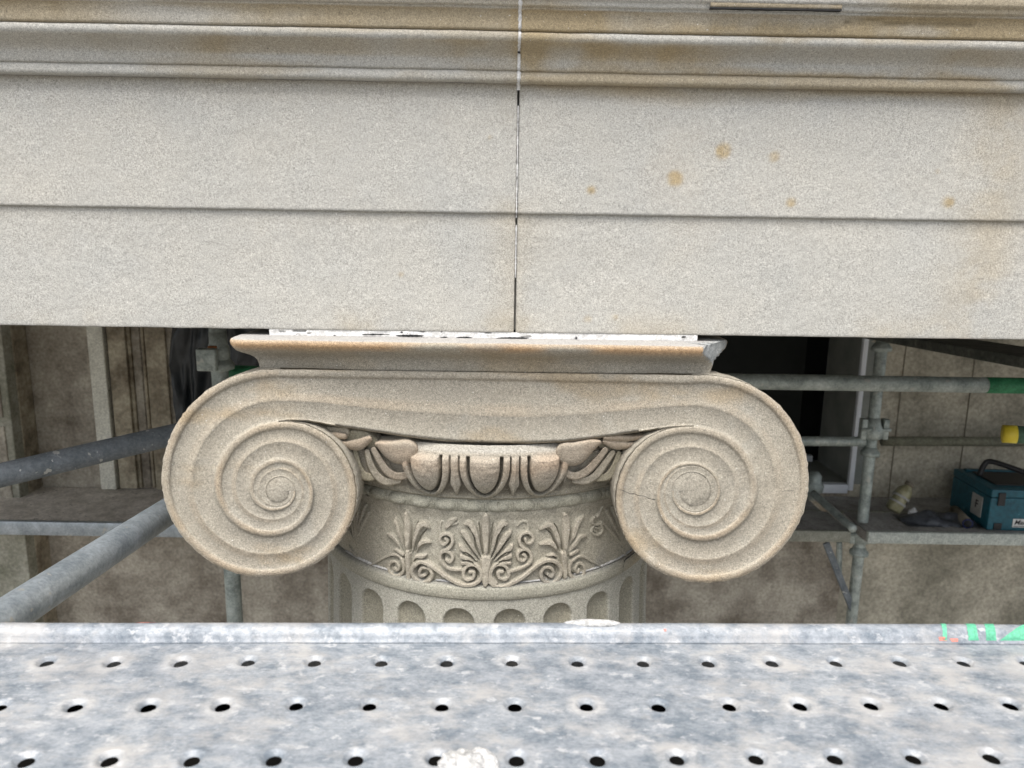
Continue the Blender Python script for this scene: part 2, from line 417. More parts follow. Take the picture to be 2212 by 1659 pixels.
for sgn, lab in ((-1, 'long grey sandstone architrave block left of the vertical joint, clean face'),
                 (1, 'long sandstone architrave block right of the vertical joint, with rusty ochre spots')):
    t = thing('architrave_block', lab, 'stone beam', tuple(W(AJ+sgn*.8, D_LOW, z_lf_b)), 'architrave blocks above the capital')
    ent_section('crown_moulding', sgn, t, 'cap')
    ent_section('upper_fascia', sgn, t, 'upper')
    ent_section('lower_fascia', sgn, t, 'lower')
    if sgn > 0:                              # loose let-in strip at the very top
        (ia0, _), (ia1, _) = PF(np.array(1537.), np.array(10.), D_LOW-.075), PF(np.array(1823.), np.array(10.), D_LOW-.075)
        zb0 = zc(5, D_LOW-.075); s = np.linspace(float(ia0), float(ia1), 60); prof = [(.07, -.01), (.07, .0), (.022, .0), (.019, -.0030), (.015, -.0030), (.012, .001), (.0025, .001), (0, -.001), (0, -.012)]
        A, Pz = np.meshgrid(s, [q[0] for q in prof]); _, Pp = np.meshgrid(s, [q[1] for q in prof])
        P3 = np.stack([A, Pp, Pz], -1)
        Vw = W(A, D_LOW-.0690-Pp-.0006*fbm(P3, 90, 3, 4), zb0+Pz-.0055*(A-s[0])/(s[-1]-s[0])*0).reshape(-1, 3)
        k_ = sstep(fbm(P3, 14, 3, 5), -.5, .3)[..., None]*.6; col = (BASE_E*.92*(1-k_)+np.array([.34, .26, .14])*k_).reshape(-1, 3)
        mesh('repair_insert', Vw, grid_faces(len(prof), 60, flip=True), M_ARCH, t, col)
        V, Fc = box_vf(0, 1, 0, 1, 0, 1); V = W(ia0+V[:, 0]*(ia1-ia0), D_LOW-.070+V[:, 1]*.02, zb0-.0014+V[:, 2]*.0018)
        mesh('painted_shadow', V, Fc, M_GAP, t, smooth=False)  # black strip painting the shadow beneath the insert

# joint filling: white mortar in the upper half, open black crack elsewhere
t = thing('joint_filler', 'thin cracked white mortar line filling the vertical joint between the architrave blocks', 'mortar', tuple(W(AJ, D_LOW+.03, 0)))
segs = [(-30, 180, .0025, 'm'), (180, 228, .0025, 'g'), (228, 470, .0010, 'm'), (470, 486, .001, 'g'), (486, 600, .0011, 'm'), (600, 716, .0008, 'g')]
def front_p(z):
    if z < z_uf_b: return 0
    if z < z_uf_t: return S_STEP
    zs = [q[0] for q in prof_cap][::-1]; ps = [q[1] for q in prof_cap][::-1]; return float(np.interp(z, zs, ps))
for y0, y1, hw, kd in segs:
    p0 = front_p(zc((y0+y1)/2, D_LOW)); n = max(8, int((y1-y0)/3)); R = []
    for y in np.linspace(y0, y1, n):
        z = zc(y, D_LOW-p0); pr = front_p(z)-(.0003 if kd == 'm' else .02); hh = hw*(1+.5*random.uniform(-1, 1)) if kd == 'm' else hw+.0015
        if kd == 'm' and hw > .002: hh = hw*(1.15+.3*random.uniform(-1, 1))
        R.append([W(AJ-hh, D_LOW-pr+.002, z), W(AJ-hh*.5, D_LOW-pr-.0009*random.random(), z), W(AJ+hh*.5, D_LOW-pr-.0009*random.random(), z), W(AJ+hh, D_LOW-pr+.002, z)])
    V = np.array(R).reshape(-1, 3)
    mesh('mortar_fillet' if kd == 'm' else 'open_crack', V, grid_faces(n, 4), M_MORTAR if kd == 'm' else M_GAP, t)

# body behind the mouldings and the frieze above (out of frame but real)
V, Fc = box_vf(-3.2, 3.2, D_LOW+.012, D_LOW+.62, z_lf_b+.003, .9)
Vb = W(V[:, 0], V[:, 1], V[:, 2]); o = mesh('architrave_core', Vb, Fc, M_CEIL, smooth=False)
tag(o, 'rough masonry core hidden behind the architrave blocks', 'masonry')
V, Fc = box_vf(-3.2, 3.2, D_LOW-.055, D_LOW+.62, .43, 1.3)
a_, z_ = V[:, 0], V[:, 2]; o = mesh('frieze_course', W(a_, V[:, 1]-.0, z_), Fc, M_ARCH, smooth=False, col=BASE_E)
tag(o, 'plain frieze course resting above the architrave, out of the picture top', 'masonry')

# ================================================================ CAPITAL
cap = thing('ionic_capital', 'weathered sandstone ionic capital with two big spiral volutes and broken right abacus corner', 'capital', tuple(W(AX_A, AX_D, -.60)))
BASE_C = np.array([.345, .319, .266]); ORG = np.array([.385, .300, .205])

# ---- abacus
def zx(y, d): return zc(y, d, 1049.)
AP = [(739.5, .375), (740.5, .379), (743, .382), (748, .3835), (754, .3825), (760, .3785), (765, .372), (769, .364), (773, .356), (778, .3505), (784, .3475), (791, .3460), (800, .3452), (804, .3448)]
prof = [(0.25, zx(739.5, AX_D-.375)), (0.33, zx(739.5, AX_D-.375))]+[(h, zx(y, AX_D-h)) for y, h in AP]+[(.30, zx(804, AX_D-.3448))]
side_f = np.linspace(-1, 1, 260); side_c = np.linspace(-1, 1, 70)
def loop_dir():
    L = []
    for u in side_f[:-1]: L.append((u, -1))
    for u in side_c[:-1]: L.append((1, u))
    for u in side_f[:-1][::4]: L.append((-u, 1))
    for u in side_c[:-1]: L.append((-1, -u))
    return np.array(L)
L = loop_dir(); hN = np.array([p[0] for p in prof]); zN = np.array([p[1] for p in prof])
Aa = AX_A+L[None, :, 0]*hN[:, None]; Dd = AX_D+L[None, :, 1]*hN[:, None]; Zz = np.repeat(zN[:, None], len(L), 1)
P3 = np.stack([Aa, Dd, Zz], -1)
# worn rounded nose at the front left corner, small erosion elsewhere
er = .0012*fbm(P3, 35, 4, 3)+.0006*fbm(P3, 130, 2, 4); inn = (hN > .34)[:, None]
Aa = Aa-np.sign(L[None, :, 0])*(np.abs(L[None, :, 0]) > .999)*er*inn; Dd = Dd+(L[None, :, 1] < -.999)*er*inn
Zz = Zz+.0010*fbm(P3*np.array([1, 1, 0]), 22, 3, 14)*(hN > .37)[:, None]
cl = np.exp(-((Aa-(AX_A-.383))**2+(Dd-(AX_D-.383))**2)/.012**2); Aa = Aa+cl*.007; Dd = Dd+cl*.007
# fracture plane at the front right
q0 = np.array([AX_A+.322, AX_D-.383]); q1 = np.array([AX_A+.383, AX_D-.296]); dv = q1-q0; nv = np.array([dv[1], -dv[0]])/np.linalg.norm(dv)
sdist = (Aa-q0[0])*nv[0]+(Dd-q0[1])*nv[1]
broke = sdist > 0; nn = .0032*fbm(P3, 60, 3, 31)+.0012*fbm(P3, 170, 2, 32)
Aa = np.where(broke, Aa-(sdist-nn)*nv[0], Aa); Dd = np.where(broke, Dd-(sdist-nn)*nv[1], Dd)
hgt = Zz; och = sstep(fbm(P3*np.array([.5, .5, 2]), 22, 4, 11), -.45, .25)*np.exp(-((Zz-zx(753, 1.08))/.0075)**2)
col = BASE_C*1.02*(1-och[..., None]*.85)+np.array([.46, .29, .15])*och[..., None]*.85
och2 = np.clip(fbm(P3*np.array([.5, .5, 1]), 16, 3, 18)-.1, 0, 1)[..., None]*1.0; col = col*(1-och2)+np.array([.33, .25, .14])*och2
topf = ((hN < .381) & (zN > zx(742, 1.083)))[:, None, None]; col = np.where(topf, np.array([.37, .36, .345]), col)
n, m = Aa.shape; Fall = grid_faces(n, m, wrap=True); brk = broke.reshape(-1); fb = brk[Fall].all(1)
ab = mesh('abacus', W(Aa, Dd, Zz), Fall, M_CAP, cap, col.reshape(-1, 3))
ab.data.materials.append(M_BREAK); ab.data.polygons.foreach_set('material_index', fb.astype(np.int32)); ab.data.update()
at = ab.data.color_attributes['col']; cc = np.ones((n*m, 4), np.float32); cc[:, :3] = np.where(brk[:, None], np.array([.30, .315, .315]), col.reshape(-1, 3)); at.data.foreach_set('color', cc.ravel())

# ---- volutes and the channel between them, facade plane with relief
DV = 1.100
TL = dict(c=(602., 1060.), s=-1, m=[(0, 263), (.125, 266), (.25, 251), (.375, 214), (.5, 184), (.625, 173), (.75, 168), (.875, 160), (1, 149), (1.125, 145), (1.25, 138), (1.375, 115), (1.5, 96), (1.625, 83), (1.75, 74), (2, 68.5), (2.25, 63), (2.5, 42), (2.75, 36), (3, 31), (3.25, 28), (3.5, 25), (3.75, 22)],
          q=[(0, 195), (.25, 186), (.5, 134), (.75, 117), (1, 105), (1.25, 92), (1.5, 60.5), (1.75, 50), (2, 46), (2.25, 42), (2.5, 33), (2.75, 28.5)], eye=21.)
TR = dict(c=(1498.5, 1060.), s=1, m=[(0, 249), (.125, 262), (.25, 247), (.375, 221), (.5, 197), (.625, 183), (.75, 168), (.875, 152), (1, 138.5), (1.125, 140), (1.25, 138), (1.375, 122), (1.5, 107), (1.625, 92), (1.75, 79), (2, 60), (2.25, 58), (2.5, 53), (2.75, 47), (3, 41), (3.25, 37), (3.5, 33), (3.75, 30)],
          q=[(0, 185), (.25, 178), (.5, 147), (.75, 118), (1, 94), (1.25, 90), (1.5, 76), (1.75, 61), (2, 52), (2.25, 50), (2.5, 45), (2.75, 39)], eye=29.)

def face_back(x):                           # the channel bows back a little between the volutes
    return .012*sstep(x, 640, 800)*sstep(-x, -1460, -1300)
US = [0, .10, .25, .5, .75, .92, 1.0]       # across the fillet
UH = [-.0045, -.0018, -.0004, 0, -.0006, -.0026, -.0052]
CH1 = [(.06, -.0064), (.2, -.0078), (.4, -.0088), (.6, -.0086), (.78, -.0074), (.92, -.0056), (1., -.0046)]
CH2 = [(.05, -.0056), (.12, -.0066), (.3, -.0082), (.5, -.0090), (.7, -.0088), (.85, -.0080), (.96, -.0072)]

def cross(ro, rs, ri, sc_, scn, ff):        # radii list and heights from outer edge to next fillet
    r = []; h = []
    wf = ff*(ro-ri)
    for u, q in zip(US, UH): r.append(ro-wf*u); h.append(q*sc_)
    b = ro-wf
    for u, q in CH1: r.append(b+(rs-b)*u); h.append(q*sc_)
    for u, q in CH2: r.append(rs+(ri-rs)*u); h.append(q*sc_)
    r.append(ri*np.ones_like(ro)); h.append(UH[0]*scn)
    return np.array(r), np.array(h)

def stone_face(name, X, Y, Hh, Fc, parent, edge_rows=None, edge_back=.06, extra_faces=None, ridge=None):
    Dp = DV+face_back(X)-Hh
    a, z = PF(X, Y, Dp); P3 = np.stack([a, a*0, z], -1)
    Dp = Dp-.0011*fbm(P3, 45, 4, 5)-.0005*fbm(P3, 150, 2, 7)
    sx = fbm(P3, 85, 3, 51)*.00055; a = a+sx; z = z+fbm(P3, 85, 3, 53)*.00055
    V = W(a, Dp, z)
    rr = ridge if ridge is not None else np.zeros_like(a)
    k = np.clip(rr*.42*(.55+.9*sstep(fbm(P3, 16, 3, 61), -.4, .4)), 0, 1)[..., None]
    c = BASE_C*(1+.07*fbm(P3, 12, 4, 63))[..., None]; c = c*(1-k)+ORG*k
    k2 = np.clip(sstep(fbm(P3*np.array([.6, 1, 1.6]), 14, 4, 67), .12, .5)*.45, 0, 1)[..., None]; c = c*(1-k2)+np.array([.35, .265, .155])*k2
    lich = sstep(fbm(P3, 26, 3, 69), .25, .6)[..., None]*.35; c = c*(1-lich)+np.array([.36, .35, .31])*lich
    return V, c

def volute(T, parent):
    NT = 620; t = np.linspace(0, 2.75, NT)
    mt, mr = zip(*T['m']); qt, qr = zip(*T['q'])
    ro = np.exp(cubic(mt, np.log(mr), t)); ri = np.exp(cubic(mt, np.log(mr), t+1)); rs = np.exp(cubic(qt, np.log(qr), t))
    rs = np.clip(rs, ri+.15*(ro-ri), ro-.25*(ro-ri))
    scale = np.clip((ro-ri)/100., .25, 1)*np.interp(t, [0, .8, 1.5, 2.2, 2.75], [1, 1, .9, .75, .45]); ri2 = np.exp(cubic(mt, np.log(mr), np.minimum(t+2, 3.75))); scn = np.clip((ri-ri2)/100., .25, 1)*np.interp(t+1, [0, .8, 1.5, 2.2, 2.75], [1, 1, .9, .75, .45])
    ff = np.interp(t, [0, 1, 2, 2.75], [.155, .20, .26, .3])
    r, h = cross(ro, rs, ri, scale, scn, ff)
    h = h*.72; fade = np.interp(t, [2.2, 2.7], [1, .5])  # spiral dies into the eye
    ang = t*2*math.pi; cx, cyy = T['c']; rl = .0155
    X = cx+T['s']*np.sin(ang)*r; Y = cyy-np.cos(ang)*r
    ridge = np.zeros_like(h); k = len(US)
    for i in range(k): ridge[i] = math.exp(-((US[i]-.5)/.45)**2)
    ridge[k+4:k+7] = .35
    nz = fbm(np.stack([X[0]*.01, Y[0]*.01, t*0], -1), 31, 5, 88)*2.4*sstep(-t, -.97, -.85); X[0] += T['s']*np.sin(ang)*nz; Y[0] -= np.cos(ang)*nz
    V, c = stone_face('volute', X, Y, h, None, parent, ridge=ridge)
    n, m = X.shape; Fc = grid_faces(n, m, flip=(T['s'] < 0)).tolist()
    V = V.reshape(-1, 3); c = c.reshape(-1, 3)
    # rim going back from the outer silhouette: t in [0, ~.97]
    ne = int(NT*.985/2.75); base = V[:ne]; layers = [base]
    for dz_, sh in ((.003, 1.0), (.02, 1.0), (.07, .985)):
        xx = cx+(X[0, :ne]-cx)*sh; yy = cyy+(Y[0, :ne]-cyy)*sh
        a0, z0 = PF(X[0, :ne], Y[0, :ne], DV); ac, zc_ = PF(np.array(cx), np.array(cyy), DV)
        aa = ac+(a0-ac)*sh; zz2 = zc_+(z0-zc_)*sh
        P3 = np.stack([aa, aa*0+dz_, zz2], -1); layers.append(W(aa+.0008*fbm(P3, 60, 3, 2), DV+dz_+.004, zz2+.0008*fbm(P3, 60, 3, 3)))
    o0 = len(V)
    V = np.vstack([V]+layers[1:]); c = np.vstack([c]+[np.tile(BASE_C*.95, (ne, 1))]*3)
    prev = list(range(ne))
    for li in range(3):
        cur = [o0+li*ne+i for i in range(ne)]
        for i in range(ne-1):
            q = [prev[i], prev[i+1], cur[i+1], cur[i]]; Fc.append(q if T['s'] > 0 else q[::-1])
        prev = cur
    vo = mesh('volute', V, Fc, M_CAP, parent, c)
    # eye, a shallow disc that closes the spiral
    te = np.linspace(1.75, 2.75, 121); re = np.exp(cubic(mt, np.log(mr), te+1))+.8; an = te*2*math.pi
    fr = np.array([.02, .2, .4, .6, .75, .86, .94, 1.0]); hh = np.array([.0004, .0003, .0001, -.0002, -.0006, -.0011, -.0015, -.0020])
    Xe = cx+T['s']*fr[:, None]*re*np.sin(an); Ye = cyy-fr[:, None]*re*np.cos(an); He = np.repeat(hh[:, None], 121, 1)
    Ve, ce = stone_face('eye', Xe, Ye, He, None, parent, ridge=np.zeros_like(Xe))
    mesh('eye', Ve, grid_faces(8, 121, flip=(T['s'] > 0)), M_CAP, vo, ce.reshape(-1, 3))
    # bolster behind
    ac, zc_ = PF(np.array(cx), np.array(cyy-8), DV); dd = np.linspace(DV+.05, AX_D*2-DV, 40); u = (dd-AX_D)/(AX_D-DV); rad = .088+.035*np.abs(u)**2.2
    an = np.linspace(0, 2*math.pi, 64, endpoint=False); A = float(ac)+np.outer(rad, np.cos(an)); Zb = float(zc_)+np.outer(rad, np.sin(an)); Db = np.repeat(dd[:, None], 64, 1)
    Fb = grid_faces(40, 64, wrap=True).tolist()+[list(range(39*64, 40*64))]
    mesh('bolster', W(A, Db, Zb), Fb, M_CAP, parent, BASE_C*.95)
    return ro, rs, ri

volute(TL, cap); volute(TR, cap)

# ---- channel (canalis) between the volutes
xc = np.linspace(602., 1498.5, 520)
ytop = np.interp(xc, [565, 1540], [797, 811])
def _c(pts): return cubic([p[0] for p in pts], [p[1] for p in pts], xc)
ysec = _c([(602, 865), (680, 868), (752, 875), (848, 885), (930, 891), (1044, 897), (1204, 898), (1316, 889), (1396, 881), (1498.5, 875)])
ybot = _c([(602, 911), (643, 908.5), (720, 920), (803, 932), (864, 942), (976, 954), (1044, 958), (1172, 957), (1268, 950), (1316, 943), (1396, 931), (1470, 922), (1498.5, 921.5)])
yfil = np.interp(xc, [602, 700, 1044, 1400, 1498.5], [815, 816, 821, 828, 830])
Yr = []; Hr = []; Rg = []
wf = yfil-ytop
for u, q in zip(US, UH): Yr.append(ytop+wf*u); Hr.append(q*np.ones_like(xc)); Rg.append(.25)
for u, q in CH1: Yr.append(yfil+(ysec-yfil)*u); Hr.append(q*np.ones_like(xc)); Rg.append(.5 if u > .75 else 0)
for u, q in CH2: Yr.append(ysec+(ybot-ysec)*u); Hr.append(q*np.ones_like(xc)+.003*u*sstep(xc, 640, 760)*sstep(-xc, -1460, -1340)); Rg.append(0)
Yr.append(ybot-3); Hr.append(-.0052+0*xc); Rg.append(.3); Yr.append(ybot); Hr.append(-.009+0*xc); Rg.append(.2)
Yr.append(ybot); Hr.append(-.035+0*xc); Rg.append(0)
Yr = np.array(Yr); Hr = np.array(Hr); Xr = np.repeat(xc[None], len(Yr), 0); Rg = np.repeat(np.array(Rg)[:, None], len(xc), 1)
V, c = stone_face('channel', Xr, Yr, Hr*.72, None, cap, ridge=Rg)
V = V.reshape(-1, 3); c = c.reshape(-1, 3)
n, m = Xr.shape
# soffit must stay level with the lip: reuse lip height for the last row
lip = V[(n-2)*m:(n-1)*m].copy(); V[(n-1)*m:] = lip+TN*.04
top = V[:m]+TN*.03; V = np.vstack([V, top]); c = np.vstack([c, c[:m]])
Fc = grid_faces(n, m, flip=False).tolist(); Fc = [f[::-1] for f in Fc]; Fc += [[n*m+i, n*m+i+1, i+1, i] for i in range(m-1)]
mesh('channel', V, Fc, M_CAP, cap, c)

# ---- revolved parts
def cyl_hit(x, y, R):
    r = ray(x, y); da = r@TA; dd = r@TN
    A = da*da+dd*dd; B = -2*(da*AX_A+dd*AX_D); C_ = AX_A**2+AX_D**2-R*R
    t = (-B-np.sqrt(np.maximum(B*B-4*A*C_, 0)))/(2*A); a = t*da; d = t*dd
    return np.arctan2(a-AX_A, AX_D-d), t*r[..., 2]

def revolve(phi, R, z):                     # phi grid, R, z arrays broadcast -> world
    return W(AX_A+R*np.sin(phi), AX_D-R*np.cos(phi), z)

# core drum that carries everything
zt = zx(806, 1.12)
def ring_mesh(name, prof, parent, col, mat=M_CAP, seg=180):
    ph = np.linspace(-math.pi, math.pi, seg, endpoint=False); R = np.array([p[0] for p in prof])[:, None]; z = np.array([p[1] for p in prof])[:, None]
    return mesh(name, revolve(ph[None], R, z+0*ph[None]), grid_faces(len(prof), seg, wrap=True), mat, parent, col)
ring_mesh('core_drum', [(.20, zt), (.322, zt), (.322, zx(985, 1.14)), (.318, zx(1100, 1.145))], cap, BASE_C*.9)

# echinus with egg and dart
EP = [(936, .335), (946, .3395), (952, .3425), (957, .3465), (963, .351), (969, .3555), (976, .3600), (983, .3628), (992, .3640), (1004, .3640), (1016, .3622), (1028, .3592), (1040, .3552), (1050, .3510), (1060, .3460), (1068, .3410), (1074, .3375), (1078, .332), (1081, .326)]
zE = np.array([zx(y, AX_D-R) for y, R in EP]); RE = np.array([R for y, R in EP])
vv = np.linspace(-20, 99, 100); zs = np.interp(vv, np.array([y for y, _ in EP])-982., zE); Rs = np.interp(vv, np.array([y for y, _ in EP])-982., RE)
ph = np.radians(np.concatenate([np.arange(-180, -75, 1.0), np.arange(-75, 75, .125), np.arange(75, 180, 1.0)]))
PH, VV = np.meshgrid(ph, vv); dg = np.degrees(PH); k = np.round(dg/15.); u = (dg-k*15)*8.47
va = np.maximum(VV-30, 0)
r1 = np.sqrt((u/31.)**2+(va/53.)**2); r2 = np.sqrt((u/38.5)**2+(va/59.5)**2); r3 = np.sqrt((u/52.)**2+(va/65.)**2)
egg = .001+.0085*np.sqrt(np.clip(1-r1**2, 0, 1)); shell = .0015+.003*np.clip(1-((r3-.85)/.17)**2, 0, 1)
ud = 63.5-np.abs(u); dw = np.interp(VV, [0, 40, 66, 90], [8.5, 8, 11.5, 0.1]); dart = .001+.004*np.clip(1-ud/np.maximum(dw, .1), 0, 1)
h = np.where(r1 < 1, egg, np.where(r2 < 1, -.013, np.where(r3 < 1, shell, np.where((ud < dw) & (VV < 90), dart, -.010))))
dep = sstep(VV, 3, 14); side = sstep(np.abs(dg), 21.2, 22.); h = h*(1-side)-.007*side; h = h*dep*(1-.55*sstep(VV, 80, 96))*np.where(VV > 93, .2, 1)
P3 = np.stack([PH*.36, VV*0, VV*.0008], -1)
h = h+.0010*fbm(P3, 50, 3, 4)+.0006*fbm(P3, 140, 2, 5)
R = Rs[:, None]+h; Zz = np.repeat(zs[:, None], len(ph), 1)-np.where(h > 0, h*.15, 0)
pinkish = .7*np.clip(np.exp(-((VV-25)/24.)**2)*sstep(h, -.004, .002)*(.5+.8*sstep(fbm(P3, 18, 3, 6), -.4, .3)), 0, 1)[..., None]*.75
col = BASE_C*(1+.08*fbm(P3, 14, 3, 9))[..., None]; col = col*(1-pinkish)+np.array([.43, .30, .20])*pinkish
tl = sstep(-VV, -2, 8)[..., None]*.5; col = col*(1-tl)+np.array([.37, .36, .33])*tl
lowg = sstep(VV, 55, 95)[..., None]*.5; col = col*(1-lowg)+np.array([.295, .28, .22])*lowg
groove_dark = sstep(-h, .004, .009)[..., None]*.6; col = col*(1-groove_dark)+np.array([.06, .055, .045])*groove_dark  # darker colour where the carving is cut deep
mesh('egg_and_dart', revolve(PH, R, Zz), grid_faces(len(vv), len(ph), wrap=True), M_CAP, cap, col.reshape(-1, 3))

# astragal of beads, worn
yy = np.linspace(1074, 1114, 34); RB = .3285+.0045*np.clip(1-((yy-1094)/14.)**2, 0, 1)**.5; RB = np.where(yy < 1080, .329, RB); RB = np.where(yy > 1108, .326, RB)
zB = np.array([zx(y, AX_D-.33) for y in yy]); PH, YY = np.meshgrid(ph, yy); dg = np.degrees(PH)+3.75; kb = np.round(dg/7.5); ub = (dg-kb*7.5)/3.75
bead = np.sqrt(np.clip(1-(ub/.78)**2-((YY-1094)/14.)**2, 0, 1)); reel = np.exp(-((np.abs(ub)-.92)/.05)**2)*np.clip(1-((YY-1094)/10.)**2, 0, 1)
P3 = np.stack([PH*.33, YY*0, YY*.0008], -1); wear = .6+.4*sstep(fbm(P3, 9, 3, 15), -.5, .3)
h = (.0065*bead+.0035*reel)*wear-.0030+.0010*fbm(P3, 60, 4, 16)-.004*sstep(fbm(P3, 45, 2, 19), .55, .62)
BG = np.array([.305, .298, .245]); col = BG*(1+.10*fbm(P3, 20, 4, 17))[..., None]
mesh('bead_moulding', revolve(PH, RB[:, None]+h, np.repeat(zB[:, None], len(ph), 1)), grid_faces(len(yy), len(ph), wrap=True), M_CAP, cap, col.reshape(-1, 3))

# necking with the anthemion frieze carved in relief
RN = .3225
phn = np.radians(np.concatenate([np.arange(-180, -84, 1.5), np.arange(-84, 84, .105), np.arange(84, 180, 1.5)]))
zn0 = zx(1104, AX_D-RN); zn1 = zx(1264, AX_D-RN); zn = np.linspace(zn0, zn1, 215)
PH, ZN = np.meshgrid(phn, zn); S = PH*RN; HN = np.zeros_like(S); PXM = .00074

def A_(l): return [(831.7+.12*x, 1079.5+.12*y, w_*.12) for x, y, w_ in l]
def B_(l): return [(1044.1+.12*x, 1079.5+.12*y, w_*.12) for x, y, w_ in l]
def mir(l, c0=1050.): return [(2*c0-x, y, w_) for x, y, w_ in l]
def cw(l, w_): return [(x, y, w_) for x, y in l]
strokes = []                                # (points, height, groove along the middle)
def leafs(L, conv, hgt=.0062):
    for l in L: strokes.append((conv(l), hgt, .35))
left_leaves = [
    [(350, 930, 12), (290, 650, 38), (230, 450, 48), (190, 340, 25)], [(300, 930, 10), (220, 760, 36), (130, 650, 46), (40, 615, 28)],
    [(490, 930, 12), (550, 680, 46), (620, 480, 66), (720, 430, 52), (800, 510, 22)], [(560, 940, 10), (640, 790, 44), (730, 740, 46), (815, 770, 20)],
    [(590, 1010, 40), (690, 1010, 44), (745, 985, 20)], [(330, 980, 34), (230, 910, 36), (155, 900, 20)]]
leafs(left_leaves, A_); strokes.append((A_([(420, 940, 22), (420, 700, 58), (420, 450, 72), (400, 280, 48), (395, 180, 10)]), .0068, .0))
strokes.append((A_([(420, 940, 60), (430, 1200, 56), (435, 1380, 50), (440, 1480, 8)]), .0070, 0))
cen = [[(1745, 1030, 14), (1670, 750, 42), (1600, 530, 60), (1520, 420, 52), (1440, 440, 30)], [(1700, 1060, 13), (1575, 830, 42), (1470, 650, 56), (1390, 570, 36)],
       [(1660, 1100, 12), (1490, 950, 40), (1395, 860, 52), (1350, 800, 28)], [(1610, 1145, 12), (1490, 1050, 40), (1400, 1010, 46), (1380, 960, 22)],
       [(1620, 1190, 14), (1500, 1130, 40), (1400, 1130, 40)]]
leafs(cen, A_, .0070)
for l in cen: strokes.append((mir(A_(l)), .0070, .35))
strokes.append((A_([(1815, 1080, 22), (1812, 800, 54), (1812, 520, 76), (1815, 340, 70), (1818, 230, 20)]), .0074, 0))
strokes.append((A_([(1815, 1080, 110), (1815, 1180, 95), (1815, 1330, 62), (1812, 1450, 70), (1800, 1590, 8)]), .0080, 0))
right_leaves = [
    [(1390, 930, 12), (1330, 700, 46), (1250, 500, 56), (1150, 450, 50), (1030, 530, 26)], [(1340, 940, 12), (1270, 820, 48), (1170, 760, 52), (1030, 800, 26)],
    [(1300, 1010, 30), (1240, 985, 38), (1150, 1010, 20)], [(1570, 790, 14), (1620, 600, 50), (1690, 400, 54), (1800, 290, 26)],
    [(1540, 940, 18), (1640, 780, 44), (1730, 660, 50), (1850, 650, 26)], [(1560, 980, 36), (1670, 920, 36), (1730, 920, 18)]]
leafs(right_leaves, B_); strokes.append((B_([(1455, 940, 24), (1470, 700, 68), (1480, 450, 88), (1470, 310, 68), (1430, 240, 20)]), .0068, 0))
strokes.append((B_([(1430, 950, 64), (1450, 1150, 58), (1465, 1350, 46), (1440, 1480, 8)]), .0070, 0))
# scrolls
def sc_(pts, conv, w0=42, w1=30, hgt=.0066):
    n_ = len(pts); strokes.append((conv([(x, y, w0+(w1-w0)*i/(n_-1)) for i, (x, y) in enumerate(pts)]), hgt, .12))
midstem = [(560, 1170), (640, 1110), (740, 1120), (860, 1190), (1000, 1290), (1150, 1400), (1300, 1480), (1470, 1525), (1640, 1490), (1735, 1380), (1715, 1250), (1620, 1165), (1500, 1175), (1425, 1260), (1420, 1370), (1500, 1430), (1590, 1390), (1600, 1300), (1530, 1290)]
sc_(midstem, A_, 46, 34, .0072)
sc_([(640, 1110), (530, 1190), (505, 1310), (560, 1430), (680, 1490), (810, 1440), (860, 1330), (800, 1225), (690, 1215), (630, 1290), (650, 1370), (720, 1350)], A_, 46, 34, .0070)
rstem = [(1815*2-x-2000, y) for x, y in midstem]  # placeholder mirrored below
sc_([(100, 1440), (200, 1540), (340, 1560), (500, 1500), (680, 1400), (850, 1260), (1000, 1140), (1150, 1080), (1290, 1110), (1375, 1210), (1380, 1340), (1310, 1450), (1180, 1495), (1065, 1430), (1035, 1310), (1100, 1215), (1200, 1220), (1255, 1300), (1220, 1380), (1160, 1340)], B_, 48, 34, .0072)
strokes.append((mir(A_(cw([(1640, 1490), (1735, 1380), (1715, 1250), (1620, 1165), (1500, 1175), (1425, 1260), (1420, 1370), (1500, 1430), (1590, 1390), (1600, 1300), (1530, 1290)], 38))), .0070, .12))
# side curls
sc_([(1420, 1250), (1300, 1250), (1160, 1225), (1060, 1150), (1005, 1060), (1010, 970), (1080, 920), (1180, 950), (1225, 1040), (1170, 1110), (1110, 1070)], A_, 36, 34)
sc_([(1040, 930), (1150, 870), (1215, 780), (1205, 670), (1120, 610), (1020, 640), (995, 730), (1060, 800), (1130, 740), (1090, 690)], A_, 36, 30)
sc_([(1020, 640), (980, 560), (985, 460), (1010, 400)], A_, 40, 20, .0040)
strokes.append((A_([(1110, 480, 40), (1180, 400, 60), (1260, 350, 40)]), .0058, .5)); strokes.append((A_([(1180, 450, 30), (1280, 430, 30)]), .0050, .3))
sc_([(450, 1290), (600, 1250), (760, 1180), (850, 1090), (855, 990), (790, 900), (690, 890), (615, 960), (630, 1060), (710, 1090), (760, 1020), (710, 970)], B_, 36, 32)
sc_([(740, 880), (660, 790), (645, 690), (710, 600), (820, 590), (890, 670), (860, 760), (780, 770), (750, 700)], B_, 36, 30)
sc_([(790, 590), (815, 500), (790, 410), (700, 400), (620, 470)], B_, 34, 20, .0042)
